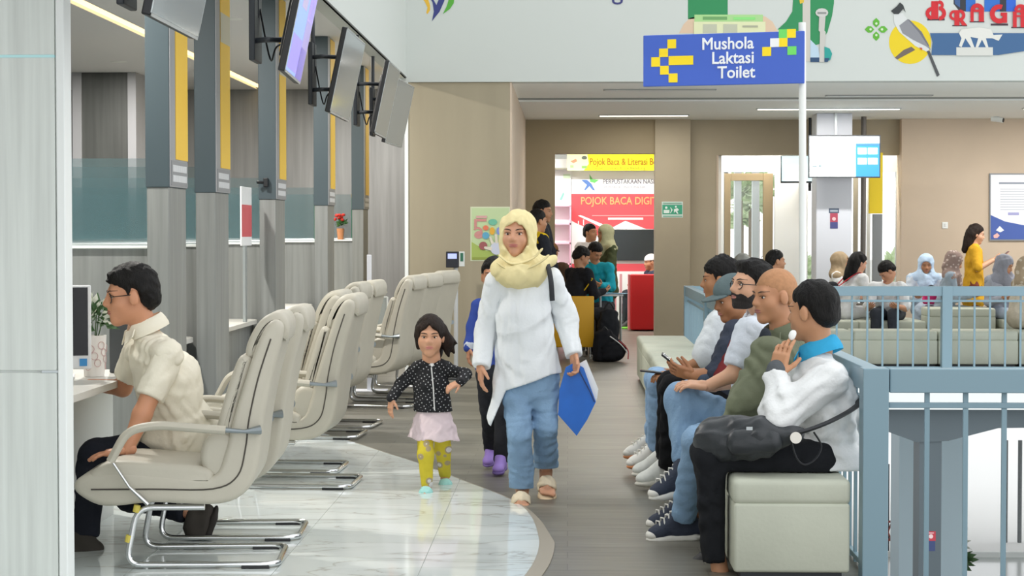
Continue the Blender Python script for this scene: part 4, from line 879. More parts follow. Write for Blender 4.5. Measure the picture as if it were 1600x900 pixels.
def poly_sdf(prims, h, subs=(), k=.02, ks=.01, cuts=(), wr=None, off=0, mod=None):
    lo = np.min([bb(p)[0] for p in prims], axis=0)-3*h; hi = np.max([bb(p)[1] for p in prims], axis=0)+3*h
    n = np.ceil((hi-lo)/h).astype(int)+1
    F = np.full(n, 1., dtype=np.float64); ax = [lo[i]+h*np.arange(n[i]) for i in range(3)]
    def sub(pr, kk, fn):
        a, b = bb(pr); i0 = np.maximum(((a-kk-2.5*h-lo)/h).astype(int), 0); i1 = np.minimum(((b+kk+2.5*h-lo)/h).astype(int)+2, n)
        if (i1 <= i0).any(): return
        sl = tuple(slice(i0[j], i1[j]) for j in range(3))
        G = np.stack(np.meshgrid(*[ax[j][sl[j]] for j in range(3)], indexing='ij'), -1).reshape(-1, 3)
        f = F[sl].ravel(); F[sl] = fn(f, sd(pr, G)).reshape(F[sl].shape)
    def U(kk):
        def fn(f, d): h_ = np.maximum(kk-np.abs(f-d), 0)/kk; return np.minimum(f, d)-h_*h_*kk*.25
        return fn
    def S(f, d): d = -d; h_ = np.maximum(ks-np.abs(f-d), 0)/ks; return np.maximum(f, d)+h_*h_*ks*.25
    for pr in prims:
        kk = pr[-1]['k'] if isinstance(pr[-1], dict) else k
        sub(pr, kk, U(kk))
    for pr in subs: sub(pr, ks, S)
    if off: F -= off
    if wr or cuts or mod:
        idx = np.argwhere(np.abs(F) < .09 if not cuts else F < .09); Pq = lo+idx*h; v = F[tuple(idx.T)]
        if wr: v = v+wrinkle(Pq, *wr)
        if mod: v = v+mod(Pq)
        for cfn in cuts:
            g = cfn(Pq) if callable(cfn) else (Pq-V3(cfn[0]))@nrm(cfn[1])
            v = np.maximum(v, g)
        F[tuple(idx.T)] = v
    # surface nets
    s = F < 0; c = s[:-1, :-1, :-1].astype(np.int8); c = c*0
    for dx in (0, 1):
        for dy in (0, 1):
            for dz in (0, 1): c = c+s[dx:n[0]-1+dx, dy:n[1]-1+dy, dz:n[2]-1+dz]
    cells = np.argwhere((c > 0) & (c < 8))
    if len(cells) == 0: return np.zeros((0, 3)), np.zeros((0, 4), int)
    I = np.full(c.shape, -1, dtype=np.int64); I[tuple(cells.T)] = np.arange(len(cells))
    acc = np.zeros((len(cells), 3)); cnt = np.zeros(len(cells))
    cor = [(0, 0, 0), (1, 0, 0), (0, 1, 0), (1, 1, 0), (0, 0, 1), (1, 0, 1), (0, 1, 1), (1, 1, 1)]
    val = [F[cells[:, 0]+a, cells[:, 1]+b, cells[:, 2]+g_] for a, b, g_ in cor]
    for i, j in ((0, 1), (2, 3), (4, 5), (6, 7), (0, 2), (1, 3), (4, 6), (5, 7), (0, 4), (1, 5), (2, 6), (3, 7)):
        m_ = (val[i] < 0) != (val[j] < 0); t = val[i][m_]/(val[i][m_]-val[j][m_])
        acc[m_] += np.array(cor[i])+t[:, None]*(np.array(cor[j])-np.array(cor[i])); cnt[m_] += 1
    Vt = lo+(cells+acc/cnt[:, None])*h
    Q = []
    for a in range(3):
        b_, c_ = (a+1) % 3, (a+2) % 3
        sl0 = [slice(None)]*3; sl1 = [slice(None)]*3; sl0[a] = slice(0, -1); sl1[a] = slice(1, None)
        E_ = np.argwhere(s[tuple(sl0)] != s[tuple(sl1)])
        E_ = E_[(E_[:, b_] > 0) & (E_[:, c_] > 0) & (E_[:, b_] < n[b_]-1) & (E_[:, c_] < n[c_]-1)]
        ins = s[tuple(E_.T)]
        def cell(db, dc):
            q = E_.copy(); q[:, b_] += db; q[:, c_] += dc; return I[tuple(q.T)]
        q = np.stack([cell(-1, -1), cell(0, -1), cell(0, 0), cell(-1, 0)], 1)
        q[~ins] = q[~ins][:, ::-1]; Q.append(q)
    Q = np.concatenate(Q); Q = Q[(Q >= 0).all(axis=1)]
    return Vt, Q
def np_obj(name, parts, mt, parent=None, loc=None):
    """parts: list of (verts, quads) in world space -> one smooth mesh object"""
    org = V3(loc) if loc is not None else V3(parent_org(parent))
    Vs, Qs, n = [], [], 0
    for v, q in parts: Vs.append(v-org); Qs.append(q+n); n += len(v)
    Vv = np.concatenate(Vs); Qq = np.concatenate(Qs); me = bpy.data.meshes.new(name)
    me.vertices.add(len(Vv)); me.vertices.foreach_set('co', Vv.astype(np.float32).ravel())
    me.loops.add(Qq.size); me.loops.foreach_set('vertex_index', Qq.astype(np.int32).ravel())
    me.polygons.add(len(Qq)); me.polygons.foreach_set('loop_start', np.arange(0, Qq.size, 4, dtype=np.int32))
    me.update(calc_edges=True); me.polygons.foreach_set('use_smooth', np.ones(len(Qq), dtype=bool))
    me.materials.append(mt); o = bpy.data.objects.new(name, me); COL.objects.link(o)
    if parent: o.parent = parent; o.location = (0, 0, 0)
    else: o.location = org
    return o
def blob(name, prims, h, mt, parent=None, loc=None, **kw): return np_obj(name, [poly_sdf(prims, h, **kw)], mt, parent, loc)

# ------------------------------------------------------------------ body pieces
EYE = np.eye(3)
class Head:
    def __init__(s, c, fwd, H=.235, up=(0, 0, 1), child=False):
        s.c = V3(c); s.f = nrm(fwd); u = V3(up); s.u = nrm(u-s.f*(u@s.f)); s.r = np.cross(s.f, s.u); s.k = H/.235; s.A = np.array([s.r, s.f, s.u]); s.child = child
    def p(s, x, y, z): return s.c+s.k*(x*s.r+y*s.f+z*s.u)
    def prims(s, neck):
        k, p = s.k, s.p; ch = s.child; E_ = lambda c, r: ('e', p(*c), s.A, [v*k for v in r])
        L = [E_((0, -.018, .030), (.073, .094, .087)), E_((0, .022, -.03), (.061 if not ch else .068, .067, .080)),
             ('c', p(0, .028, -.058), p(0, .058, -.088), .044*k, .027*k), E_((.034, .047, -.026), (.029, .03, .03)), E_((-.034, .047, -.026), (.029, .03, .03)),
             ('c', p(-.034, .066, .024), p(.034, .066, .024), .016*k, .016*k)]
        nb = (.009 if not ch else .0075)
        sm = {'k': .012*k}
        L += [('c', p(0, .080, .014), p(0, .100 if not ch else .094, -.020), nb*k, .012*k, sm), ('c', p(-.011, .088, -.026), p(.011, .088, -.026), .0088*k, .0088*k, sm),
              E_((0, .077, -.054), (.026, .014, .014)), E_((0, .070, -.092), (.018, .014, .016))]
        for sg_ in (-1, 1): L.append(('e', p(sg_*.0765, -.006, -.008), s.A, [.010*k, .020*k, .031*k], {'k': .008}))
        L.append(('c', p(0, -.022, -.06), neck, .05*k, .055*k))
        s.L = L; s.S = [('e', p(sg_*.031, .094, .005), s.A, [.017*k, .016*k, .011*k]) for sg_ in (-1, 1)]
        return L, s.S
    def sy(s, x, z):
        """surface point of the face at (x, z), searched from the front"""
        ys = np.linspace(.14, 0, 80); P = np.array([s.p(x, y, z) for y in ys]); F = field(P, s.L, s.S, .02*s.k, .012*s.k)
        i = np.argmax(F < 0); return ys[i] if F[i] < 0 else .06
LIP = mat('lip', 'a4685e', .5); EYEW = mat('eye_white', 'd9d2cb', .3); IRIS = mat('iris', '20150f', .2); BROW = mat('brow', '1d1613', .8)
def face(h, par, far=False, lip=LIP, brow=BROW, beard=None):
    k = h.k
    for sg_ in (-1, 1):
        x = sg_*.031; y0 = h.sy(x, .004)
        v = poly_sdf([('e', h.p(x, y0-.0045, .004), h.A, [.0135*k, .0085*k, .0062*k])], .0022*k if not far else .005)
        e = np_obj('eye', [v], EYEW, par)
        np_obj('iris', [poly_sdf([('e', h.p(x, y0+.0015, .0045), h.A, [.0062*k, .0045*k, .0062*k])], .0018*k if not far else .004)], IRIS, e)
        mb = MB().m(brow); mb.tube([Vector(h.p(sg_*(.016+.033*t), h.sy(sg_*(.016+.033*t), .011)+.001, .0085+.005*math.sin(PI*t))) for t in np.linspace(0, 1, 6)], [k*r for r in (.001, .0018, .002, .002, .0018, .001)], 5); mb.build('eyelid', e)
        mb = MB().m(brow); mb.tube([Vector(h.p(sg_*(.012+.042*t), h.sy(sg_*(.012+.042*t), .026)+.0008, .0245+.006*math.sin(PI*t*.8))) for t in np.linspace(0, 1, 7)], [k*r for r in (.0022, .0036, .004, .0038, .0034, .0026, .0014)], 6, flat=.7); mb.build('eyebrow', par)
    pts = [(x, -.0535-.002*abs(x)/.025) for x in np.linspace(-.025, .025, 7)]
    mb = MB().m(lip); rr = [.0015, .004, .0048, .0045, .0048, .004, .0015]
    mb.tube([Vector(h.p(x, h.sy(x, z+.003)-.0008, z+.003)) for x, z in pts], [r*k for r in rr], 6)
    mb.tube([Vector(h.p(x*.9, h.sy(x*.9, z-.0055)-.0008, z-.0055)) for x, z in pts], [r*k*1.15 for r in rr], 6)
    mb.build('lips', par)
def hair_short(h, hs, mt, par, front=.055, side=-.0, nape=-.07, lift=.012, seed=1, wr=.004, extra=(), name='hair', slope=.0):
    k = h.k
    pr = [('e', h.p(0, -.020, .034), h.A, [(.0735+lift)*k, (.095+lift)*k, (.088+lift*1.25)*k])]
    pr += [('e', h.p(0, -.06, -.02), h.A, [(.064+lift*.5)*k, (.055+lift*.6)*k, .062*k])]
    pr += list(extra)
    c0 = h.c
    def line(P):
        q = (P-c0)@h.A.T/k                    # local x,y,z
        hl = np.interp(q[:, 1], [-.12, -.075, -.035, -.022, .0, .016, .022, .045, .075, .12], [nape, nape, side-.035, side+.014, side+.022, side-.012, side+.03, side+.045, front, front+.01])
        return hl+slope*q[:, 0]+.004*np.sin(q[:, 0]*260)*np.sin(q[:, 1]*190), q[:, 2]
    def cut(P): hl, z = line(P); return (hl-z)*k*.8
    def tap(P): hl, z = line(P); return np.clip(1-(z-hl)/.045, 0, 1)**1.5*lift*.95*k
    return np_obj(name, [poly_sdf(pr, .0055*k if wr else .01, k=.02, cuts=[cut], mod=tap, wr=(wr, 130, seed, .5))], mt, par)
def hand_prims(w, d, n, side, curl=(.25, .3, .35, .4), k=1., spread=.06, thumb=.5):
    w, d = V3(w), nrm(d); n = V3(n); n = nrm(n-d*(n@d)); l = np.cross(n, d)*side
    L = [('b', w+d*.048*k, np.array([l, d, n]), [.038*k, .046*k, .0135*k], .012*k), ('c', w-d*.02*k, w+d*.03*k, .023*k, .026*k)]
    for i, (o, ln, r) in enumerate(((.029, .070, .0088), (.0095, .079, .009), (-.0105, .073, .0086), (-.029, .057, .0076))):
        b_ = w+d*.088*k+l*o*k; a = curl[i]*.6; dd = nrm(d+l*spread*(1.2-.8*i))
        for fr_, rr in ((.45, 1), (.30, .92), (.25, .84)):
            v = dd*math.cos(a)+n*math.sin(a); e_ = b_+v*ln*fr_*k; L.append(('c', b_, e_, r*rr*k, r*rr*.92*k)); b_ = e_; a += curl[i]
    b_ = w+d*.022*k+l*.03*k+n*.004*k; v = nrm(d*.75+l*.75*thumb*1.6+n*.35)
    e_ = b_+v*.045*k; L.append(('c', b_, e_, .0125*k, .010*k)); v2 = nrm(v+d*.5+n*.2); L.append(('c', e_, e_+v2*.034*k, .0098*k, .008*k))
    return L
def hand(w, d, n, side, h=.0042, **kw): return poly_sdf(hand_prims(w, d, n, side, **kw), h*kw.get('k', 1.), k=.006)
def foot_prims(an, toe, L=.235, w=1.):
    an, toe = V3(an), nrm(toe); up = V3((0, 0, 1)); up = nrm(up-toe*(up@toe)); l = np.cross(toe, up); g_ = L/.235
    heel = an-up*.06*g_-toe*.035*g_
    out = [('c', an, heel+toe*.03*g_+up*.01, .036*g_, .034*g_), ('c', heel, heel+toe*.1*g_, .03*g_, .032*g_), ('c', an-up*.01, heel+toe*.15*g_+up*.005, .032*g_, .028*g_)]
    for i in range(5):
        b_ = heel+toe*(.15*g_)+l*(i-2)*.016*g_*w-up*.006*g_; tl = (.062, .055, .05, .043, .036)[i]*g_
        out.append(('c', b_, b_+toe*tl-up*.004, .013*g_, (.0115 if i == 0 else .0085)*g_))
    return out, heel, toe, up, l, g_
def slipper(an, toe, L, par, strap_mt, sole_mt, name='sandal', wide=.052, strap=(.10, .045), puff=.012):
    pr, heel, t, up, l, g_ = foot_prims(an, toe, L)
    A = np.array([l, t, up]); base = heel-up*.038*g_
    o = np_obj(name, [poly_sdf([('e', base+t*.02*g_, A, [.040*g_, .05*g_, .016*g_]), ('b', base+t*.09*g_, A, [.040*g_, .09*g_, .013*g_], .012*g_), ('e', base+t*.165*g_, A, [.049*g_, .065*g_, .015*g_])], .005, k=.03)], sole_mt, par)
    c_ = heel+t*(strap[0]+.03)*g_
    np_obj('strap', [poly_sdf([('e', c_, A, [wide*g_, strap[1]*g_, .05*g_]), ('e', c_+up*.01-t*.02*g_, A, [wide*.9*g_, strap[1]*.7*g_, .052*g_])], .005, k=.02, subs=[('e', c_-up*.012+t*.03*g_, A, [wide*.82*g_, strap[1]*1.6*g_, .034*g_])], cuts=[(base+up*.004, -up)], wr=(puff*.25, 120, 3))], strap_mt, o)
    return pr
def shoe(an, toe, L, par, up_mt, sole_mt, lace_mt=None, high=.0, name='shoe', roll=0):
    an, t = V3(an), nrm(toe); up = V3((0, 0, 1)); up = nrm(up-t*(up@t)); l = np.cross(t, up); A = np.array([l, t, up]); g_ = L/.27
    heel = an-up*.075*g_-t*.045*g_
    prs = [('c', an+up*high, heel+t*.045*g_+up*.02*g_, .045*g_, .04*g_), ('c', heel+up*.015*g_, heel+t*.1*g_+up*.008*g_, .036*g_, .04*g_), ('c', an+t*.03*g_, heel+t*.17*g_+up*.01*g_, .042*g_, .034*g_), ('e', heel+t*.185*g_+up*.004*g_, A, [.043*g_, .05*g_, .032*g_])]
    o = np_obj(name, [poly_sdf(prs, .006, k=.03, cuts=[(heel-up*.018*g_, -up), (an+up*(.028+high), up)])], up_mt, par)
    b_ = heel-up*.022*g_
    np_obj('sole', [poly_sdf([('e', b_+t*.015*g_, A, [.041*g_, .055*g_, .017*g_]), ('b', b_+t*.1*g_, A, [.041*g_, .09*g_, .016*g_], .012*g_), ('e', b_+t*.18*g_, A, [.046*g_, .062*g_, .018*g_])], .006, k=.02)], sole_mt, o)
    if lace_mt:
        np_obj('toe_cap', [poly_sdf([('e', heel+t*.208*g_-up*.002*g_, A, [.04*g_, .034*g_, .025*g_])], .005)], lace_mt, o)
        for i in range(5):
            c0 = an+t*(.045+.022*i)*g_+up*(.024-.013*i)*g_
            hx = .046*g_
            m2 = MB().m(lace_mt).tube([Vector(c0-l*.028*g_-up*.02*g_), Vector(c0-l*.012*g_+up*.012*g_), Vector(c0+l*.012*g_+up*.012*g_+t*.01), Vector(c0+l*.028*g_-up*.02*g_+t*.01)], .004*g_, 6); m2.build('lace', o)
    return o
# ------------------------------------------------------------------ garments
def torso_prims(J, rx=(.165, .15), ry=(.105, .115), sh=.062, ext=0.):
    sl, sr, ch, pv, nk = (V3(J[k_]) for k_ in ('sl', 'sr', 'ch', 'pv', 'nk')); side = nrm(sr-sl); mid = (sl+sr)/2
    pv2 = pv+(pv-ch)*ext
    return [('q', mid*.75+ch*.25, ch, (rx[0]*.92, ry[0]*.9), (rx[0], ry[0]), side), ('q', ch, pv2, (rx[0], ry[0]), (rx[1], ry[1]), side), ('c', sl, sr, sh, sh), ('c', nk*.45+mid*.55, mid, sh*.95, sh*1.15)]
def sleeve_prims(J, s_, r=(.06, .052, .047, .040), end='w', frac=.6):
    S_, E_, W_2 = V3(J['s'+s_]), V3(J['e'+s_]), V3(J['w'+s_])
    if end == 'short': return [('c', S_, S_+(E_-S_)*frac, r[0], r[1]*1.12)]
    return [('c', S_, E_, r[0], r[1]), ('c', E_, E_+(W_2-E_)*frac if end == 'mid' else W_2, r[2], r[3])]
def hems(J, legs='lr', up=0.):
    out = []
    for s_ in legs:
        a, d = V3(J['a'+s_]), nrm(V3(J['a'+s_])-V3(J['k'+s_]))
        out.append(lambda P, a=a, d=d: np.where(np.linalg.norm(P-a, axis=1) < .16, (P-a)@d+up, -1.))
    return out
def leg_prims(J, s_, r=(.092, .068, .062, .052)):
    return [('c', J['h'+s_], J['k'+s_], r[0], r[1]), ('c', J['k'+s_], J['a'+s_], r[2], r[3])]
SKIN = {}
def skin(hexc):
    if hexc not in SKIN: SKIN[hexc] = mat('skin_'+hexc, hexc, .5, var=.05, scale=9, bump=.03, bscale=60, sss=.08)
    return SKIN[hexc]
HAIR = mat('black_hair', '12100f', .55, var=.5, scale=5, stretch=(9, 9, 1.2), bump=.8, bscale=26, spec=.25)
HAIRB = mat('brown_hair', '241812', .55, var=.5, scale=5, stretch=(9, 9, 1.2), bump=.8, bscale=26, spec=.25)
DENIM = mat('denim_mid', '7e9dbb', .8, var=.16, scale=5, bump=.3, bscale=90)
DENIML = mat('denim_light', '8fb0d2', .8, var=.1, scale=5, bump=.3, bscale=90)
def collar(J, f, par, mt, r=.07, tall=.026, dz=.0, gap=.5, back=.02, th=.007):
    c_ = V3(J['nk'])+V3((0, 0, dz)); f = nrm((f[0], f[1], 0)); l = np.array([-f[1], f[0], 0]); P = []; N = 22
    for i in range(N+1):
        a = gap+(2*PI-2*gap)*i/N; P.append(Vector(c_+r*(f*math.cos(a)*1.05+l*math.sin(a))+V3((0, 0, back*(1-math.cos(a))/2-.012*(1+math.cos(a))))))
    mb = MB().m(mt); mb.tube(P, [th*.5]+[th]*(N-1)+[th*.5], 8, flat=tall/th); o = mb.build('collar', par, smooth=True)
    for i, sg_ in ((0, 1), (N, -1)):
        q = P[i]; n = Vector(f); s2 = Vector(l)*sg_
        MB().m(mt).prism([q+s2*.045+Vector((0, 0, .022))-n*.02, q-s2*.012+Vector((0, 0, .01))+n*.01, q+s2*.012+Vector((0, 0, -.055))+n*.022, q+s2*.062+Vector((0, 0, -.012))-n*.008], tuple(n*.006)).build('collar_point', o)
    return o
def glasses(h, par, mt=None):
    mt = mt or mat('glasses_dark', '221d1b', .3); o = None; mb = MB().m(mt)
    y = max(h.sy(.031, .004), h.sy(-.031, .004))+.009
    for sg_ in (-1, 1):
        mb.tube([Vector(h.p(sg_*.033+.023*math.cos(t), y-.004*abs(math.cos(t)), .001+.0185*math.sin(t))) for t in np.linspace(0, 2*PI, 19)[:-1]], .0022*h.k, 6, closed=True)
        mb.tube([Vector(h.p(sg_*.056, y-.002, .006)), Vector(h.p(sg_*.074, y-.02, .007)), Vector(h.p(sg_*.083, -.01, .006))], .0022*h.k, 6)
    mb.tube([Vector(h.p(-.010, y, .004)), Vector(h.p(0, y+.003, .007)), Vector(h.p(.010, y, .004))], .002*h.k, 6)
    return mb.build('glasses', par, smooth=True)
# ================================================================== PEOPLE
def body(label, base, J, h, sk, hands=(), feet=(), group=None, sc=1., hh=.0052, bare=(), cat='person', uh=.014, seat=None):
    tp = torso_prims(J, (.12*sc, .11*sc), (.08*sc, .085*sc), .042*sc)
    for s_ in 'lr':
        tp += [('c', J['s'+s_], J['e'+s_], .042*sc, .036*sc), ('c', J['e'+s_], J['w'+s_], .037*sc, .025*sc)]
        if 'k'+s_ in J: tp += [('c', J['h'+s_], J['k'+s_], .065*sc, .048*sc), ('c', J['k'+s_], J['a'+s_], .048*sc, .032*sc), ('c', J['pv'], J['h'+s_], .085*sc, .07*sc)]
    parts = [poly_sdf(tp, uh, k=.03*sc, cuts=[seat] if seat else ())]
    L, S_ = h.prims(V3(J['nk'])); parts.append(poly_sdf(L, hh*h.k, subs=S_, k=.02*h.k, ks=.012*h.k))
    for (s_, d, n, side, kw) in hands: parts.append(hand(J['w'+s_], d, n, side, **kw))
    for fp in feet: parts.append(poly_sdf(fp, .006, k=.012))
    for fp in bare: parts.append(poly_sdf(fp, .008, k=.02))
    o = np_obj('person', parts, skin(sk), None, base); tag(o, label, cat, group)
    return o
def J_(**kw): return {k_: V3(v) for k_, v in kw.items()}
def below(z): return lambda P: z-P[:, 2]
def on_bench(P): return np.where(P[:, 0] > .68, .434-P[:, 2], -1)

# ------------------------------------------------------------------ woman walking
J = J_(nk=at(814, 412, 9.98), sl=at(862, 436, 10.0), sr=at(775, 440, 9.96), ch=at(818, 490, 9.98), pv=at(825, 592, 10.02), el=at(884, 500, 10.06), wl=at(896, 553, 9.96), er=at(762, 515, 10.04), wr=at(751, 570, 9.94),
       hl=at(850, 605, 10.03), hr=at(806, 605, 10.0), kl=at(852, 668, 9.98), kr=at(812, 680, 9.9), al=at(853, 735, 10.22), ar=at(816, 762, 9.98))
hd = Head(at(807, 366, 9.93), (-.17, -.98, -.04), .238)
fpr = foot_prims(J['ar'], (-.03, -1, -.12), .235)[0]; fpl = foot_prims(J['al'], (.08, -1, -.28), .235)[0]
W1 = body('woman in a cream headscarf, long white tunic and jeans, walking towards the camera', (J['pv'][0], 9.95, 0), J, hd, 'cb9676',
          hands=[('l', (.15, -.3, -.9), (-.8, -.5, 0), 1, dict(curl=(.7, .75, .75, .8), k=.92)), ('r', (.02, -.12, -1), (.9, .2, 0), -1, dict(curl=(.3, .33, .36, .4), k=.92))], feet=[fpr, fpl])
face(hd, W1, lip=mat('lip_rose', 'b06a60', .5))
# tunic with a slanted hem that runs down to a point on the viewer's left
hx = [at(a_, 600, 9.85).x for a_ in (752, 766, 778, 790, 840, 885, 900)]; hz = [at(800, b_, 9.85).z for b_ in (655, 668, 640, 612, 595, 578, 574)]
TUN = mat('tunic_white', 'e4e8ea', .8, var=.02, scale=6, bump=.2, bscale=70)
tp = torso_prims(J, (.145, .178), (.112, .135), .056)+[('q', J['pv'], at(824, 690, 9.98), (.178, .135), (.215, .155), (1, 0, 0))]
tp += [('c', at(781, 600, 9.95), at(769, 668, 9.92), .03, .03)]
def hem(P): 
    z = np.interp(P[:, 0], hx, hz); arm = (P[:, 2] > at(800, 585, 9.9).z)
    return np.where(arm, -1, z-P[:, 2])
tn = blob('tunic', tp, .0075, TUN, W1, k=.03, cuts=[hem], wr=(.006, 30, 4, .18))
for s_, rr in (('l', (.06, .062, .058, .046)), ('r', (.06, .064, .06, .052))):
    a_ = V3(J['w'+s_]); d_ = nrm(a_-V3(J['e'+s_])); blob('sleeve', sleeve_prims(J, s_, rr), .0075, TUN, tn, k=.04, wr=(.006, 34, 14, .8), cuts=[(a_+d_*.012, d_)])
jp = [('q', at(828, 585, 10.02), at(828, 612, 10.02), (.16, .115), (.155, .11), (1, 0, 0))]+leg_prims(J, 'l', (.082, .066, .062, .07))+leg_prims(J, 'r', (.082, .067, .064, .072))
blob('jeans', jp, .0075, DENIM, W1, k=.014, wr=(.0045, 40, 8, 1.3), cuts=[lambda P: np.where((P[:, 0] < at(834, 700, 9.95).x), at(816, 763, 9.95).z-P[:, 2], at(850, 732, 10.15).z-P[:, 2])])
SAND = mat('sandal_cream', 'e2d3b6', .7, bump=.5, bscale=30); SOLE = mat('sandal_sole', 'd9c2a0', .7)
slipper(J['ar'], (-.03, -1, -.12), .235, W1, SAND, SOLE); slipper(J['al'], (.08, -1, -.28), .235, W1, SAND, SOLE)
# headscarf: hood with a face opening, and folds over the chest
SC_ = mat('scarf_cream', 'e4d6a0', .8, var=.04, scale=6, bump=.2, bscale=60)
sp = [('e', hd.p(-.007, -.022, .026), hd.A, [.100, .115, .108]), ('e', hd.p(-.007, .0, -.05), hd.A, [.098, .098, .09]), ('c', hd.p(0, -.02, -.08), V3(J['nk'])+V3((0, 0, .0)), .082, .10),
      ('q', V3(J['nk']), at(814, 424, 9.92), (.12, .10), (.15, .10), (1, 0, 0)), ('c', at(778, 418, 9.9), at(805, 435, 9.84), .035, .04), ('c', at(812, 425, 9.84), at(802, 438, 9.83), .04, .016), ('c', at(864, 406, 9.97), at(806, 428, 9.85), .028, .04)]
fo = [('e', hd.p(-.008, .09, -.02), hd.A, [.069, .10, .088])]
blob('headscarf', sp, .006, SC_, W1, subs=fo, k=.035, ks=.012, wr=(.0045, 44, 11, .9))
mb = MB().m(mat('scarf_fold', 'e9d9a2', .8))
for k, pts in enumerate(([(779, 398), (800, 412), (830, 405), (848, 388)], [(776, 410), (805, 425), (840, 412), (858, 398)])):
    mb = MB().m(SC_); mb.tube(spline([at(a_, b_, 9.815+.02*abs(i-1.5)) for i, (a_, b_) in enumerate(pts)], 6), [.004]+[.011]*17+[.004], 8, flat=.6); mb.build('scarf_fold', W1, smooth=True)
mb = MB().m(mat('strap_black', '23252a', .6))
mb.tube(spline([at(852, 405, 10.02), at(856, 415, 9.9), at(861, 440, 9.86), at(863, 470, 9.87)], 6), .014, 8, flat=.35); mb.build('bag_strap', W1, smooth=True)
e = empty('document_folder', at(903, 680, 9.93), 'bright blue plastic folder held in the walking woman\'s hand', 'folder')
mb = MB().m(mat('folder_blue', '1668c8', .35, var=.1, scale=6)); mb.prism([at(a_, b_, 9.94) for a_, b_ in ((884, 574), (898, 566), (912, 575), (931, 628), (918, 655), (901, 681), (886, 664), (872, 648), (874, 610))], (0, .022, 0)); mb.build('cover', e)
mb = MB().m(mat('paper', 'f2f3f1', .7)); mb.prism([at(a_, b_, 9.965) for a_, b_ in ((898, 572), (916, 562), (935, 608), (933, 622), (928, 634))], (0, .012, 0)); mb.build('papers', e)
mb = MB().m(mat('folder_edge', '20305e', .5)); mb.tube([at(900, 570, 9.935), at(922, 612, 9.935), at(929, 628, 9.935)], .003, 6); mb.build('edge_binding', e)

# ------------------------------------------------------------------ girl
J = J_(nk=at(674, 560, 10.42), sl=at(698, 577, 10.43), sr=at(648, 579, 10.43), ch=at(674, 605, 10.42), pv=at(677, 650, 10.42), el=at(727, 585, 10.46), wl=at(719, 597, 10.3), er=at(627, 600, 10.42), wr=at(612, 622, 10.34),
       hl=at(690, 664, 10.43), hr=at(664, 664, 10.4), kl=at(692, 702, 10.5), kr=at(665, 710, 10.33), al=at(695, 742, 10.66), ar=at(667, 757, 10.33))
hd = Head(at(672, 526, 10.4), (.02, -1, -.06), .222, child=True)
fr_ = foot_prims(J['ar'], (-.03, -1, -.1), .16)[0]; fl_ = foot_prims(J['al'], (.12, -1, -.32), .16)[0]
G = body('little girl in a black dotted jacket, pink skirt and yellow leggings', (J['pv'][0], 10.4, 0), J, hd, 'd09c7c', sc=.6,
         hands=[('l', (-.8, -.3, -.35), (-.3, .3, -.9), -1, dict(curl=(.35, .4, .45, .5), k=.62)), ('r', (-.12, -.1, -1), (.8, .5, 0), -1, dict(curl=(.2, .25, .3, .3), k=.68))], feet=[fr_, fl_], uh=.01)
face(hd, G, lip=mat('lip_child', 'c07a70', .5))
def dot_mat(name, base, dots, scale, thr, extra=None, rnd_=.2):
    m = bpy.data.materials.new(name); m.use_nodes = True; nt = m.node_tree; L = nt.links.new; b = nt.nodes['Principled BSDF']; b.inputs['Roughness'].default_value = .85
    tc = nt.nodes.new('ShaderNodeTexCoord'); vo = nt.nodes.new('ShaderNodeTexVoronoi'); vo.inputs['Scale'].default_value = scale; vo.inputs['Randomness'].default_value = rnd_; mpp = nt.nodes.new('ShaderNodeMapping'); mpp.inputs['Scale'].default_value = (1, 0, 1); mpp.inputs['Rotation'].default_value = (0, .6, 0); L(tc.outputs['Object'], mpp.inputs[0]); L(mpp.outputs[0], vo.inputs['Vector'])
    r = nt.nodes.new('ShaderNodeValToRGB'); r.color_ramp.interpolation = 'CONSTANT'; e = r.color_ramp.elements; e[0].color = (*lin(dots), 1); e[1].position = thr; e[1].color = (*lin(base), 1)
    if extra: q = e.new(thr+.12); q.color = (*lin(base), 1); e[1].color = (*lin(extra), 1)
    L(vo.outputs['Distance'], r.inputs[0]); L(r.outputs[0], b.inputs['Base Color']); return m
jp = torso_prims(J, (.10, .112), (.075, .095), .036)+sleeve_prims(J, 'l', (.036, .034, .034, .028))+sleeve_prims(J, 'r', (.036, .036, .034, .03))+[('c', at(655, 570, 10.4), at(693, 570, 10.4), .026, .026), ('c', at(652, 572, 10.44), at(680, 562, 10.5), .028, .028), ('c', at(697, 572, 10.44), at(676, 562, 10.5), .028, .028)]
JK = dot_mat('jacket_dotted', '141519', 'bdbdbf', 52, .17)
blob('jacket', jp, .0065, JK, G, k=.018, wr=(.002, 50, 2), cuts=[below(at(677, 643, 10.4).z)], subs=[('e', at(675, 566, 10.3), EYE, [.022, .08, .03])])
blob('undershirt', [('e', at(675, 571, 10.40), EYE, [.024, .03, .03])], .006, cloth('ececea'), G)
mb = MB().m(mat('zip_white', 'dfdfdd', .5)); mb.tube([at(674, 574, 10.322), at(677, 605, 10.332), at(679, 641, 10.325)], .004, 6); mb.build('zip', G)
c0 = at(677, 636, 10.42); c1 = at(677, 690, 10.42)
def skirt_hem(P): return at(677, 686, 10.42).z+.006*np.sin(P[:, 0]*55)-.05*(P[:, 0]-c1.x)-P[:, 2]
blob('skirt', [('q', c0, c1, (.088, .07), (.15, .12), (1, 0, 0))], .006, mat('skirt_pink', 'e9d6da', .85, var=.03, scale=30), G, cuts=[skirt_hem], wr=(.0045, 52, 5, .12))
LEG = mat('leggings_yellow', 'd9c62e', .85)
LEG = dot_mat('leggings_flowered', 'd8c636', 'dcd9d8', 17, .28, extra='b3a27c', rnd_=.7)
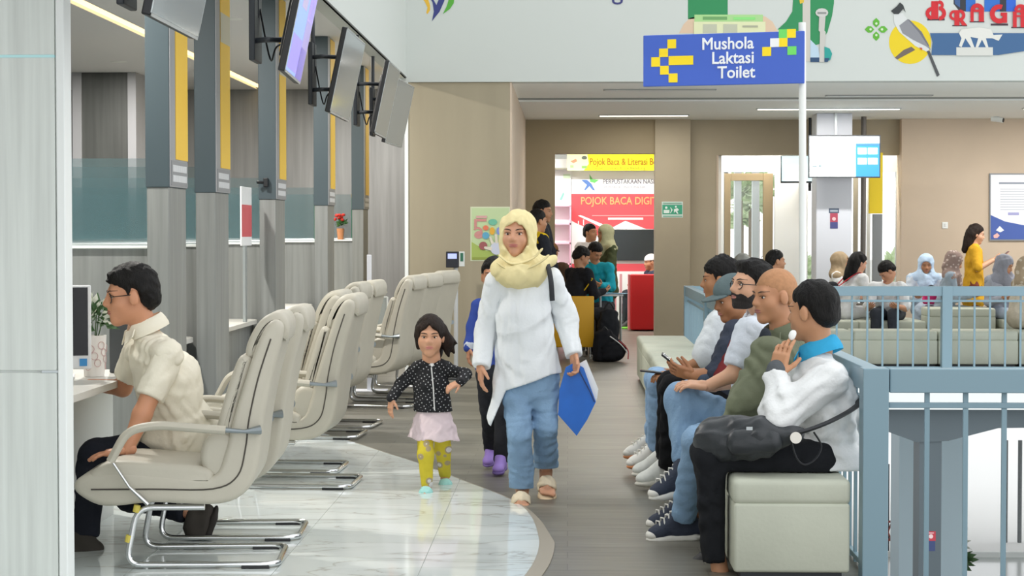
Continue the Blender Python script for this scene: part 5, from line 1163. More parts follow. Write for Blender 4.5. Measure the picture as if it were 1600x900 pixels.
for s_ in 'lr': blob('legging', [('c', J['h'+s_], J['k'+s_], .048, .045), ('c', J['k'+s_], J['a'+s_]+V3((0, 0, .004)), .045, .033)], .0065, LEG, G, wr=(.0015, 60, 3))
MINT = mat('sandal_mint', 'a6e0da', .6); MINT2 = mat('sandal_mint_sole', '9bcbc6', .6)
slipper(J['ar'], (-.03, -1, -.1), .165, G, MINT, MINT2, wide=.056); slipper(J['al'], (.12, -1, -.32), .165, G, MINT, MINT2, wide=.056)
def girl_cut(P):
    q = (P-hd_g.c)@hd_g.A.T/hd_g.k; hl = np.interp(q[:, 1], [-.03, .0, .03, .06, .09], [-.3, -.075, -.01, .055, .078])-.45*np.abs(q[:, 0])*(q[:, 1] > .01)+.02*np.exp(-(q[:, 0]/.012)**2)*(q[:, 1] > .03); return (hl-q[:, 2])*hd_g.k*.7
hd_g = hd
blob('hair', [('e', hd.p(0, -.02, .034), hd.A, [.085, .104, .096]), ('c', hd.p(0, -.06, -.0), hd.p(-.02, -.08, -.10), .07, .05), ('c', hd.p(.068, -.01, .0), hd.p(.07, -.02, -.07), .024, .012), ('c', hd.p(-.072, -.03, .03), hd.p(-.10, -.05, -.04), .03, .026), ('c', hd.p(-.10, -.05, -.03), hd.p(-.14, -.06, -.105), .027, .009), ('c', hd.p(-.09, -.05, .0), hd.p(-.16, -.06, -.05), .02, .007), ('c', hd.p(-.085, -.03, -.03), hd.p(-.105, -.04, -.12), .022, .008)], .0055, HAIRB, G, k=.025, cuts=[girl_cut], wr=(.003, 120, 7, .3))

# ------------------------------------------------------------------ child behind the woman
J = J_(nk=at(772, 458, 11.15), sl=at(800, 478, 11.15), sr=at(748, 478, 11.12), ch=at(774, 510, 11.15), pv=at(772, 572, 11.15), el=at(806, 520, 11.2), wl=at(800, 560, 11.1), er=at(739, 512, 11.12), wr=at(733, 543, 11.08),
       hl=at(785, 585, 11.15), hr=at(762, 585, 11.12), kl=at(786, 645, 11.1), kr=at(764, 640, 11.2), al=at(783, 715, 11.12), ar=at(768, 700, 11.45))
hd = Head(at(772, 432, 11.12), (-.05, -1, -.05), .215, child=True)
B = body('child in a blue jacket and purple clogs, hidden behind the walking woman', (J['pv'][0], 11.15, 0), J, hd, 'b57f60', sc=.72, hands=[('r', (-.05, -.2, -1), (.9, .2, 0), -1, dict(curl=(.4, .45, .5, .5), k=.75)), ('l', (.05, -.2, -1), (-.9, .2, 0), 1, dict(curl=(.4, .45, .5, .5), k=.75))], hh=.008)
face(hd, B, far=True)
blob('jacket', torso_prims(J, (.115, .115), (.085, .085), .04)+sleeve_prims(J, 'l', (.042, .04, .038, .032))+sleeve_prims(J, 'r', (.042, .041, .04, .034)), .01, cloth('3a4f9c'), B, wr=(.003, 40, 3))
blob('cuff', [('c', V3(J['wr'])+(V3(J['er'])-V3(J['wr']))*.12, J['wr'], .037, .034)], .008, cloth('c9cfd8'), B)
blob('trousers', [('c', J['pv'], J['hl'], .08, .07), ('c', J['pv'], J['hr'], .08, .07)]+leg_prims(J, 'l', (.07, .055, .052, .048))+leg_prims(J, 'r', (.07, .055, .052, .048)), .011, cloth('2e2f34'), B, wr=(.003, 40, 6))
PUR = mat('clog_purple', 'a284d6', .6)
for s_, t_ in (('l', (-.15, -1, -.1)), ('r', (-.2, -1, -.25))): shoe(V3(J['a'+s_])+V3((0, 0, .004)), t_, .2, B, PUR, mat('clog_sole', '7d66a8', .6), name='clog')
hair_short(hd, None, HAIR, B, front=.05, lift=.012, seed=9)

# ------------------------------------------------------------------ man at the counter
J = J_(nk=at(228, 515, 8.5), sl=at(262, 556, 8.3), sr=at(215, 548, 8.68), ch=at(258, 605, 8.48), pv=at(290, 690, 8.55), el=at(222, 648, 8.2), wl=at(198, 703, 8.14), er=at(192, 606, 8.76), wr=at(140, 601, 8.78),
       hl=at(292, 704, 8.56), hr=at(285, 702, 8.8), kl=at(148, 712, 8.45), kr=at(205, 772, 8.8), al=at(134, 838, 8.36), ar=at(292, 800, 8.66))
hd = Head(at(203, 462, 8.45), (-.93, -.33, -.12), .268)
M0 = body('man with glasses in a cream short-sleeved shirt sitting at the near counter', (J['pv'][0], 8.55, 0), J, hd, 'c98f6e',
          hands=[('l', (-.97, -.12, -.14), (0, 0, -1), 1, dict(curl=(.16, .18, .2, .25), k=1.05, spread=.16)), ('r', (-1, -.05, -.08), (0, 0, -1), -1, dict(curl=(.3, .35, .4, .4)))],
          bare=[[('c', V3(J['sl'])+(V3(J['el'])-V3(J['sl']))*.5, J['el'], .047, .042), ('c', J['el'], J['wl'], .043, .029)], [('c', V3(J['sr'])+(V3(J['er'])-V3(J['sr']))*.4, J['er'], .046, .042), ('c', J['er'], J['wr'], .041, .028)]])
face(hd, M0); glasses(hd, M0)
SH = mat('shirt_cream', 'ebe5d3', .8, var=.03, scale=7, bump=.2, bscale=60)
sd_ = nrm(V3(J['sr'])-V3(J['sl']))
blob('shirt', torso_prims(J, (.19, .19), (.125, .14), .07)+[('e', at(282, 600, 8.5), EYE, [.1, .15, .15])]+[('c', V3(J['pv'])+V3((-.11, -.02, .06)), V3(J['pv'])+V3((.04, -.02, .05)), .13, .13)]+[], .0085, SH, M0, k=.04, wr=(.007, 30, 21))
for s_ in 'lr':
    a_ = V3(J['s'+s_])+(V3(J['e'+s_])-V3(J['s'+s_]))*.72; d_ = nrm(V3(J['e'+s_])-V3(J['s'+s_])); blob('sleeve', [('c', J['s'+s_], a_+d_*.03, .068, .066)], .008, SH, M0, wr=(.005, 36, 22), cuts=[(a_, d_)])
collar(J, (-.93, -.35), M0, SH, r=.082, tall=.034, dz=.005, gap=.42, back=.05)
NAVY = cloth('23262f')
blob('trousers', [('c', J['pv'], J['hl'], .12, .1), ('c', J['pv'], J['hr'], .12, .1)]+leg_prims(J, 'l', (.1, .078, .074, .06))+leg_prims(J, 'r', (.1, .078, .072, .058)), .011, NAVY, M0, k=.03, wr=(.006, 34, 5, 1.2), cuts=hems(J))
shoe(V3(J['al'])+V3((0, 0, .0)), (-.9, -.3, -.02), .27, M0, mat('shoe_suede', '3a352f', .8), mat('shoe_sole_dark', '2a2622', .8))
shoe(at(300, 808, 8.66), (-.28, -.05, -.95), .27, M0, mat('shoe_suede', '3a352f', .8), mat('shoe_sole_dark', '2a2622', .8))
hair_short(hd, None, HAIR, M0, front=.058, side=.0, nape=-.075, lift=.011, seed=12, extra=[('c', hd.p(-.03, .05, .085), hd.p(.03, .055, .082), .026, .026), ('c', hd.p(-.03, .082, .07), hd.p(.035, .08, .07), .012, .012)])

# ------------------------------------------------------------------ five men on the bench row
def shirt_collar(pts, mt, par, r=(.03, .02)):
    return blob('collar', [('c', a_, b_, r[0], r[1]) for a_, b_ in zip(pts[:-1], pts[1:])], .007, mt, par, k=.01)
# nearest: white sweater, blue collar
J = J_(nk=at(1280, 548, 8.12), sl=at(1296, 592, 7.9), sr=at(1262, 588, 8.32), ch=at(1288, 636, 8.1), pv=at(1285, 716, 8.12), el=at(1216, 652, 7.84), wl=at(1214, 586, 7.96), er=at(1225, 660, 8.42), wr=at(1165, 690, 8.3),
       hl=at(1275, 722, 7.98), hr=at(1272, 718, 8.26), kl=at(1112, 708, 7.94), kr=at(1118, 700, 8.28), al=at(1122, 876, 7.95), ar=at(1118, 850, 8.25))
hd = Head(at(1268, 487, 8.1), (-.80, .58, -.1), .25)
M1 = body('man in a white sweater with a blue collar, nearest on the bench', (J['pv'][0], 8.1, 0), J, hd, seat=on_bench, sk='c4906c',
          hands=[('l', (.22, .1, 1), (.5, .75, -.1), 1, dict(curl=(.25, .28, .45, .6), k=1.05)), ('r', (-1, 0, -.2), (0, 0, -1), -1, dict(curl=(.4, .4, .45, .5)))],
          bare=[[('c', J['al'], V3(J['al'])+V3((.02, 0, -.1)), .036, .04)]])
face(hd, M1)
SW2 = mat('sweater_white', 'e6e8e8', .9, var=.03, scale=7, bump=.3, bscale=80)
blob('sweater', torso_prims(J, (.20, .20), (.135, .15), .075)+[('e', at(1300, 650, 8.1), EYE, [.09, .19, .22]), ('c', V3(J['pv'])+V3((-.07, 0, .03)), V3(J['pv'])+V3((.03, 0, .02)), .13, .13), ('c', V3(J['pv'])+V3((-.05, -.1, -.03)), V3(J['pv'])+V3((.06, -.1, -.03)), .13, .13)], .0085, SW2, M1, k=.04, wr=(.009, 26, 31, 1.), cuts=[below(.437)])
for s_ in 'lr': blob('sleeve', sleeve_prims(J, s_, (.082, .074, .068, .05)), .0085, SW2, M1, k=.05, wr=(.008, 32, 33, 1.2), cuts=[(V3(J['w'+s_]), V3(J['w'+s_])-V3(J['e'+s_]))])
blob('cuff', [('c', at(1211, 592, 7.955), at(1214, 578, 7.965), .046, .045)], .007, cloth('5b5f63'), M1)
BLU = cloth('3aa7d6')
collar(J, (-.8, .5), M1, BLU, r=.082, tall=.036, dz=-.0, gap=.4, back=.045)
BLK = cloth('1d1f23', .12)
blob('trousers', [('c', J['pv'], J['hl'], .12, .1), ('c', J['pv'], J['hr'], .12, .1)]+leg_prims(J, 'l', (.1, .085, .08, .068))+leg_prims(J, 'r', (.1, .085, .078, .066)), .011, BLK, M1, k=.03, wr=(.006, 34, 9, 1.2), cuts=hems(J)+[on_bench])
shoe(at(1120, 902, 7.95), (-1, -.1, -.03), .27, M1, mat('shoe_black', '202124', .6), mat('shoe_sole_dark', '2a2622', .8)); shoe(at(1116, 872, 8.25), (-1, 0, -.03), .27, M1, mat('shoe_black', '202124', .6), mat('shoe_sole_dark', '2a2622', .8))
hair_short(hd, None, HAIR, M1, front=.066, side=.0, nape=-.078, lift=.009, seed=14, wr=.003)
o = blob('face_mask', [('e', at(1237, 526, 7.98), EYE, [.014, .009, .018]), ('e', at(1240, 520, 7.985), EYE, [.012, .008, .012])], .005, cloth('f0f1ef'), M1)
# sling bag
e = empty('sling_bag', at(1165, 700, 7.95), 'black leather sling bag on the lap of the man in the white sweater', 'bag')
LB = mat('bag_black', '2e3236', .42, var=.15, scale=8, bump=.25, bscale=30)
blob('bag_body', [('q', at(1112, 688, 7.92), at(1192, 684, 7.80), (.095, .075), (.092, .07), (0, .3, 1)), ('c', at(1192, 684, 7.80), at(1244, 677, 7.755), .06, .035)], .0075, LB, e, k=.03, wr=(.006, 34, 40))
blob('front_pocket', [('q', at(1150, 692, 7.8), at(1210, 688, 7.745), (.058, .04), (.05, .035), (0, .2, 1))], .0085, LB, e, k=.02, wr=(.002, 40, 4))
mb = MB().m(mat('strap_black', '23252a', .6)); mb.tube(spline([at(1235, 679, 7.74), at(1265, 671, 7.72), at(1300, 657, 7.76), at(1335, 637, 7.9), at(1338, 625, 8.05)], 7), .03, 10, flat=.3); mb.build('strap', e, smooth=True)
mb = MB().m(mat('strap_black', '23252a', .6)); mb.tube(spline([at(1237, 692, 7.73), at(1245, 716, 7.73), at(1258, 726, 7.73), at(1275, 716, 7.735), at(1283, 696, 7.74), at(1272, 676, 7.72)], 6), .008, 8, flat=.5); mb.build('strap_loop', e, smooth=True)
mb = MB().m(mat('badge_white', 'ece8df', .5)); q = at(1243.5, 684, 7.70); mb.tube([(q.x, q.y-.004, q.z), (q.x, q.y+.004, q.z)], .024, 20); mb.build('round_badge', e, smooth=True)
mb = MB().m(M_alu); mb.box(at(1166, 672, 7.742), at(1176, 667, 7.738)); mb.build('metal_logo_plate', e)
# bald man, olive jacket
J = J_(nk=at(1222, 516, 8.62), sl=at(1200, 552, 8.42), sr=at(1235, 548, 8.82), ch=at(1214, 602, 8.62), pv=at(1225, 705, 8.64), el=at(1166, 628, 8.36), wl=at(1134, 668, 8.34), er=at(1190, 640, 8.88), wr=at(1140, 672, 8.7),
       hl=at(1215, 712, 8.5), hr=at(1212, 710, 8.78), kl=at(1090, 690, 8.5), kr=at(1092, 686, 8.8), al=at(1068, 808, 8.75), ar=at(1090, 800, 8.9))
hd = Head(at(1209, 463, 8.6), (-.9, -.42, -.1), .245)
M2 = body('bald man in an olive green jacket, second nearest on the bench', (J['pv'][0], 8.62, 0), J, hd, seat=on_bench, sk='c08a66', hands=[('l', (-1, 0, -.35), (0, .2, -1), 1, dict(curl=(.4, .45, .5, .5))), ('r', (-1, -.2, -.2), (0, 0, -1), -1, dict(curl=(.4, .45, .5, .5)))])
face(hd, M2, brow=mat('brow_faint', '4a3a30', .8))
hair_short(hd, None, mat('stubble', 'b6855f', .8, var=.1, scale=60), M2, front=.05, side=.0, nape=-.07, lift=.001, seed=3, wr=.0003, name='cropped_hair')
OL = mat('jacket_olive', '6a7058', .75, var=.1, scale=8, bump=.3, bscale=30)
blob('jacket', torso_prims(J, (.2, .2), (.13, .15), .072), .0085, OL, M2, k=.035, wr=(.008, 28, 51, 1.), cuts=[below(.435)])
for s_ in 'lr': blob('sleeve', sleeve_prims(J, s_, (.08, .075, .07, .05)), .0085, OL, M2, k=.05, wr=(.008, 32, 53, 1.2), cuts=[(V3(J['w'+s_]), V3(J['w'+s_])-V3(J['e'+s_]))])
collar(J, (-.9, -.42), M2, OL, r=.078, tall=.034, dz=-.005, gap=.45, back=.04)
blob('undershirt', [('e', at(1196, 532, 8.5), EYE, [.03, .035, .06])], .008, cloth('33373f'), M2)
blob('jeans', [('c', J['pv'], J['hl'], .11, .09), ('c', J['pv'], J['hr'], .11, .09)]+leg_prims(J, 'l', (.09, .07, .068, .06))+leg_prims(J, 'r', (.09, .07, .068, .06)), .011, DENIM, M2, k=.03, wr=(.005, 38, 3, 1.2), cuts=hems(J)+[on_bench])
CV = mat('canvas_navy', '2d3444', .8, bump=.3, bscale=80); RUB = mat('rubber_white', 'dcdad2', .6)
shoe(at(1074, 806, 8.78), (-.98, -.15, -.04), .28, M2, CV, RUB, RUB, high=.04, name='canvas_sneaker'); shoe(at(1090, 797, 8.95), (-1, 0, -.03), .28, M2, CV, RUB, RUB, high=.03, name='canvas_sneaker')
# bearded man with glasses
J = J_(nk=at(1192, 490, 9.15), sl=at(1172, 518, 8.95), sr=at(1200, 514, 9.35), ch=at(1182, 565, 9.14), pv=at(1192, 672, 9.15), el=at(1146, 585, 8.9), wl=at(1106, 603, 8.88), er=at(1160, 595, 9.4), wr=at(1110, 605, 9.2),
       hl=at(1186, 680, 9.0), hr=at(1186, 678, 9.3), kl=at(1066, 622, 8.98), kr=at(1078, 640, 9.3), al=at(1072, 722, 8.92), ar=at(1070, 775, 9.2))
hd = Head(at(1173, 447, 9.1), (-.9, -.42, .06), .24)
M3 = body('bearded man with round glasses in a pale shirt and jeans on the bench, legs crossed', (J['pv'][0], 9.15, 0), J, hd, seat=on_bench, sk='cf9f80', hands=[('l', (-1, -.05, .1), (.1, .3, -1), 1, dict(curl=(.35, .4, .4, .45))), ('r', (-1, 0, .1), (0, -.2, -1), -1, dict(curl=(.4, .4, .45, .5)))],
          bare=[[('c', V3(J['sl'])+(V3(J['el'])-V3(J['sl']))*.5, J['el'], .045, .04), ('c', J['el'], J['wl'], .04, .028)]])
face(hd, M3); glasses(hd, M3)
hair_short(hd, None, HAIR, M3, front=.066, side=.0, nape=-.075, lift=.011, seed=17, extra=[('c', hd.p(-.03, .05, .1), hd.p(.03, .05, .1), .022, .022)])
k_ = hd.k
def bcut(P):
    q = (P-hd.c)@hd.A.T/k_
    top = np.interp(q[:, 1], [-.005, .015, .045, .06, .09], [-.005, -.035, -.062, -.052, -.038])
    g1 = q[:, 2]-top-.006*np.sin(q[:, 0]*90); g2 = .002-q[:, 1]; g3 = -.112-q[:, 2]+np.maximum(0, .03-q[:, 1])*.35
    return np.maximum(np.maximum(g1, g2), g3)*k_
blob('beard', hd.L, .0045, mat('beard_black', '241d1a', .8, bump=.6, bscale=60), M3, cuts=[bcut], wr=(.0012, 200, 3), off=.0035, k=.02*k_, subs=[('e', hd.p(0, .096, -.056), hd.A, [.025*k_, .03*k_, .010*k_])])
mb = MB().m(mat('beard_black', '241d1a', .8)); mb.tube([Vector(hd.p(x, hd.sy(x, -.041-.25*abs(x))+.001, -.041-.25*abs(x))) for x in np.linspace(-.03, .03, 9)], [.002, .004, .0055, .0055, .004, .0055, .0055, .004, .002], 6); mb.build('moustache', M3)
PS = cloth('d6dde6', .03)
blob('shirt', torso_prims(J, (.19, .185), (.12, .14), .068), .009, PS, M3, k=.035, wr=(.007, 30, 61), cuts=[below(.435)])
for s_ in 'lr':
    a_ = V3(J['s'+s_])+(V3(J['e'+s_])-V3(J['s'+s_]))*.85; d_ = nrm(V3(J['e'+s_])-V3(J['s'+s_])); blob('sleeve', [('c', J['s'+s_], a_+d_*.03, .072, .066)], .009, PS, M3, wr=(.006, 36, 62), cuts=[(a_, d_)])
collar(J, (-.9, -.42), M3, PS, r=.074, tall=.032, dz=0, gap=.45, back=.04)
blob('jeans', [('c', J['pv'], J['hl'], .11, .09), ('c', J['pv'], J['hr'], .11, .09)]+leg_prims(J, 'l', (.095, .082, .078, .066))+leg_prims(J, 'r', (.09, .07, .068, .06)), .010, DENIM, M3, k=.03, wr=(.006, 36, 13, 1.2), cuts=hems(J)+[on_bench])
shoe(at(1072, 735, 8.9), (-.95, -.25, -.14), .28, M3, CV, RUB, RUB, high=.04, name='canvas_sneaker'); shoe(at(1072, 790, 9.2), (-1, -.1, -.03), .28, M3, CV, RUB, RUB, high=.03, name='canvas_sneaker')
# man in a grey cap with a phone
J = J_(nk=at(1152, 500, 10.25), sl=at(1150, 522, 10.05), sr=at(1165, 520, 10.45), ch=at(1150, 560, 10.25), pv=at(1160, 640, 10.28), el=at(1125, 582, 10.0), wl=at(1083, 586, 9.98), er=at(1135, 585, 10.5), wr=at(1080, 582, 10.25),
       hl=at(1152, 648, 10.15), hr=at(1152, 646, 10.4), kl=at(1052, 606, 10.15), kr=at(1048, 600, 10.42), al=at(1046, 728, 10.4), ar=at(1040, 715, 10.7))
hd = Head(at(1143, 467, 10.2), (-.86, -.33, -.28), .24)
M4 = body('man in a grey cap and dark shirt looking at a phone on the bench', (J['pv'][0], 10.25, 0), J, hd, seat=on_bench, sk='a97450', hands=[('l', (-.9, .1, .25), (.2, .8, .5), 1, dict(curl=(.5, .55, .6, .6))), ('r', (-.95, -.1, .2), (0, -.5, 1), -1, dict(curl=(.5, .5, .55, .55)))],
          bare=[[('c', J['el'], J['wl'], .04, .028)]])
face(hd, M4)
hair_short(hd, None, HAIR, M4, front=.07, side=-.01, nape=-.06, lift=.006, seed=6, wr=.002)
CAP = cloth('5d6c6e')
def cap(hd, mt, par, brim=.085, name='cap'):
    k = hd.k; cc = blob(name, [('e', hd.p(0, -.018, .045), hd.A, [.088*k, .108*k, .09*k])], .007, mt, par, cuts=[(hd.p(0, 0, .035), -hd.u)])
    if brim: blob('brim', [('e', hd.p(0, .085, .036), hd.A, [.075*k, brim*k, .012*k])], .006, mt, cc, cuts=[(hd.p(0, .04, 0), -hd.f)])
    return cc
cap(hd, CAP, M4)
DS = cloth('3c4250')
blob('shirt', torso_prims(J, (.185, .18), (.12, .14), .068)+sleeve_prims(J, 'l', (.074, .068, .06, .05), 'mid', .3)+sleeve_prims(J, 'r', (.07, .066, .06, .05), 'mid', .3), .0115, DS, M4, k=.025, wr=(.008, 30, 71), cuts=[below(.435)])
blob('cuff', [('c', at(1110, 590, 9.99), at(1097, 590, 9.985), .042, .036)], .008, cloth('4a5566'), M4)
BLK2 = cloth('17181b', .12)
blob('trousers', [('c', J['pv'], J['hl'], .11, .09), ('c', J['pv'], J['hr'], .11, .09)]+leg_prims(J, 'l', (.092, .075, .07, .06))+leg_prims(J, 'r', (.09, .075, .07, .06)), .012, BLK2, M4, k=.03, wr=(.005, 38, 23, 1.2), cuts=hems(J)+[on_bench])
SNK = mat('sneaker_grey', 'd3d5cf', .7, var=.06, scale=30); SNS = mat('sneaker_sole', 'c9c6bb', .6)
shoe(at(1046, 725, 10.45), (-.98, -.15, -.04), .28, M4, SNK, SNS, None, name='sneaker'); shoe(at(1040, 712, 10.75), (-1, -.1, -.03), .28, M4, SNK, SNS, None, name='sneaker')
o = blob('shoulder_bag', [('q', at(1128, 590, 9.95), at(1150, 540, 10.02), (.05, .07), (.045, .075), (1, 0, 0))], .01, cloth('7a2f30'), None, at(1135, 600, 10), wr=(.004, 30, 3)); tag(o, 'maroon shoulder bag between the man in the cap and the bearded man', 'bag')
e = empty('phone', at(1052, 572, 10.0), 'black phone tilted up in the hands of the man in the grey cap', 'phone')
M = Matrix.Translation(at(1051, 566, 10.05)) @ Matrix.Rotation(math.radians(38), 4, 'Y') @ Matrix.Rotation(math.radians(8), 4, 'X')
MB().m(mat('phone_black', '1b1c20', .3)).rbox((-.075, -.038, -.005), (.075, .038, .005), .004, M).build('case', e); MB().m(mat('phone_screen', '2d3a4a', .15, emit=.15)).box((-.07, -.034, .0045), (.07, .034, .0055), M).build('display', e)
# far man in a white shirt
J = J_(nk=at(1135, 480, 10.95), sl=at(1122, 506, 10.78), sr=at(1138, 504, 11.15), ch=at(1128, 545, 10.95), pv=at(1138, 622, 10.98), el=at(1102, 562, 10.72), wl=at(1058, 582, 10.72), er=at(1110, 570, 11.2), wr=at(1060, 580, 11.0),
       hl=at(1130, 630, 10.85), hr=at(1130, 628, 11.1), kl=at(1030, 596, 10.85), kr=at(1026, 592, 11.1), al=at(1026, 700, 11.05), ar=at(1022, 690, 11.3))
hd = Head(at(1124, 437, 10.92), (-.96, .12, -.12), .245)
M5 = body('farthest man on the bench row, black hair and white short-sleeved shirt', (J['pv'][0], 10.95, 0), J, hd, seat=on_bench, sk='a8754f', hands=[('l', (-1, -.1, -.1), (0, .1, -1), 1, dict(curl=(.35, .4, .45, .5))), ('r', (-1, 0, 0), (0, -.2, -1), -1, dict(curl=(.4, .4, .45, .5)))],
          bare=[[('c', V3(J['sl'])+(V3(J['el'])-V3(J['sl']))*.5, J['el'], .045, .04), ('c', J['el'], J['wl'], .04, .028)]])
face(hd, M5)
hair_short(hd, None, HAIR, M5, front=.05, side=-.005, nape=-.075, lift=.013, seed=26, wr=.006)
blob('shirt', torso_prims(J, (.19, .18), (.12, .13), .068)+sleeve_prims(J, 'l', (.074, .076, 0, 0), 'short', .85)+sleeve_prims(J, 'r', (.07, .07, 0, 0), 'short', .85), .0115, cloth('d9dfe2', .03), M5, k=.025, wr=(.008, 30, 81), cuts=[below(.435)])
blob('jeans', [('c', J['pv'], J['hl'], .11, .09), ('c', J['pv'], J['hr'], .11, .09)]+leg_prims(J, 'l', (.09, .072, .066, .056))+leg_prims(J, 'r', (.09, .072, .066, .056)), .012, DENIML, M5, k=.03, wr=(.005, 38, 33, 1.2), cuts=hems(J)+[on_bench])
SNO = mat('sneaker_white', 'e2e0d8', .7); shoe(at(1030, 700, 11.1), (-.98, -.15, -.04), .28, M5, SNO, mat('sole_orange', 'd58a58', .6), RUB, name='sneaker'); shoe(at(1024, 686, 11.4), (-1, -.1, -.03), .28, M5, SNO, mat('sole_orange', 'd58a58', .6), RUB, name='sneaker')
e = empty('phone', at(1022, 580, 10.8), 'dark phone resting on the knee of the farthest man', 'phone')
M = Matrix.Translation(at(1020, 581, 10.72)) @ Matrix.Rotation(math.radians(6), 4, 'Y')
MB().m(mat('phone_black', '1b1c20', .3)).rbox((-.075, -.038, -.005), (.075, .038, .005), .004, M).build('case', e); MB().m(mat('phone_screen', '2d3a4a', .15, emit=.15)).box((-.07, -.034, .0045), (.07, .034, .0055), M).build('display', e)
# ------------------------------------------------------------------ people farther back
def scarf(hd, J, mt, par, long=.0, seed=1):
    k = hd.k
    sp = [('e', hd.p(0, -.02, .026), hd.A, [.098*k, .115*k, .105*k]), ('e', hd.p(0, .0, -.06), hd.A, [.09*k, .098*k, .085*k]), ('c', hd.p(0, -.02, -.08), V3(J['nk']), .085, .11),
          ('c', V3(J['nk'])+V3((0, 0, -.02)), J['sl'], .085, .07), ('c', V3(J['nk'])+V3((0, 0, -.02)), J['sr'], .085, .07), ('c', J['nk'], V3(J['nk'])*(.6-long)+V3(J['ch'])*(.4+long)+hd.f*.07, .1, .09)]
    return blob('headscarf', sp, .012, mt, par, subs=[('e', hd.p(0, .095, -.02), hd.A, [.057*k, .1*k, .083*k])], k=.04, ks=.015, wr=(.005, 34, seed))
def figure(label, px, ptop, Y, pose, fdir, top, bottom, sk='b98562', hair='short', hmat=None, arms='front', lean=.1, group=None, look=None, sleeve='long', skirt=False, tops=1., seat=.43, drop=None, shoes='3a3a3c', arm_up=0., h_=.013):
    T = at(px, ptop, Y); f = nrm((fdir[0], fdir[1], 0)); l = np.array([-f[1], f[0], 0]); up = V3((0, 0, 1)); X = V3((T.x, Y, 0)); zt = T.z-.012
    c = X+up*(zt-.118); nk = c-up*.135-f*.03
    if pose == 'stand':
        Ht = zt; b = X-f*.03; pv = b+up*.53*Ht; sh = nk-up*.055; ch = nk*.55+pv*.45
    else:
        pv = X-f*lean+up*(seat+.10); sh = nk-up*.05-f*.01; ch = sh*.5+pv*.5
    J = dict(nk=nk, sl=sh+l*.165, sr=sh-l*.165, ch=ch, pv=pv)
    for s_, sg_ in (('l', 1), ('r', -1)):
        J['h'+s_] = pv+l*sg_*.085-up*.02
        if pose == 'stand':
            J['k'+s_] = X-f*.01+l*sg_*.09+up*.28*zt; J['a'+s_] = X-f*.03+l*sg_*.09+up*.075
        else:
            J['k'+s_] = pv+f*.40+l*sg_*.10-up*.02; J['a'+s_] = J['k'+s_]+f*.02-up*(J['k'+s_][2]-.085)
        J['e'+s_] = J['s'+s_]-up*.24+l*sg_*.05+f*.05
        J['w'+s_] = J['e'+s_]+(f*.19-l*sg_*.06+up*(.03+arm_up)) if arms == 'front' else J['e'+s_]-up*.22+f*.06
    hd = Head(c, look or (f[0], f[1], -.12), .232)
    hv = [(s_, (nrm(f-l*sg_*.3+up*(.1+arm_up)) if arms == 'front' else nrm(-up+f*.1)), (-l*sg_ if arms != 'front' else up*.6-l*sg_*.5), sg_, dict(curl=(.45, .5, .5, .55), k=.95, h=.007)) for s_, sg_ in (('l', 1), ('r', -1))]
    o = body(label, (X[0], X[1], 0), J, hd, sk, hands=hv, hh=.009, group=group, uh=.02,
             bare=[[('c', J['e'+s_], J['w'+s_], .038, .026)] for s_ in 'lr'] if sleeve != 'long' else ())
    face(hd, o, far=True)
    tm, bm_ = (top if not isinstance(top, str) else cloth(top)), (bottom if not isinstance(bottom, str) else cloth(bottom))
    tp = torso_prims(J, (.16, .16), (.11, .12), .062)
    if pose == 'stand' and tops > 1: tp += [('q', J['pv'], J['pv']-up*(tops-1), (.165, .125), (.19, .15), l)]
    ss = 'short' if sleeve == 'short' else 'long'
    for s_ in 'lr': tp += sleeve_prims(J, s_, (.064, .058, .054, .042), ss if ss == 'short' else 'w', .9)
    sh_ = blob('top', tp, h_, tm, o, k=.03, wr=(.007, 30, len(label)))
    bp = [('c', pv, J['hl'], .11, .09), ('c', pv, J['hr'], .11, .09)]
    if skirt: bp += [('q', pv, (J['kl']+J['kr'])/2, (.16, .13), (.17, .12), l), ('q', (J['kl']+J['kr'])/2, (J['al']+J['ar'])/2, (.17, .12), (.19, .14), l)]
    else: bp += leg_prims(J, 'l', (.088, .066, .064, .056))+leg_prims(J, 'r', (.088, .066, .064, .056))
    blob('skirt' if skirt else 'trousers', bp, h_, bm_, o, k=.03, wr=(.005, 32, len(label)+3))
    for s_ in 'lr': shoe(J['a'+s_]+up*.005, (f[0], f[1], -.02), .25, o, flat(shoes), flat('8a8a86'))
    hm = hmat or HAIR
    if hair == 'short': hair_short(hd, None, hm, o, front=.06, lift=.01, seed=len(label), wr=.003)
    elif hair == 'long': hair_short(hd, None, hm, o, front=.066, side=-.05, nape=-.13, lift=.013, seed=len(label), wr=.003, extra=[('c', hd.p(0, -.08, -.02), hd.p(0, -.10, -.2), .075, .055), ('c', hd.p(.05, -.05, -.03), hd.p(.05, -.07, -.18), .04, .03), ('c', hd.p(-.05, -.05, -.03), hd.p(-.05, -.07, -.18), .04, .03)]) if False else longhair(hd, o, hm)
    elif hair == 'hijab': scarf(hd, J, hm, o, seed=len(label))
    elif hair == 'cap': hair_short(hd, None, HAIR, o, front=.07, lift=.005, seed=3, wr=.002); cap(hd, hm, o, .07)
    elif hair == 'peci': hair_short(hd, None, HAIR, o, front=.07, lift=.005, seed=3, wr=.002); cap(hd, hm, o, 0)
    return o, J, hd
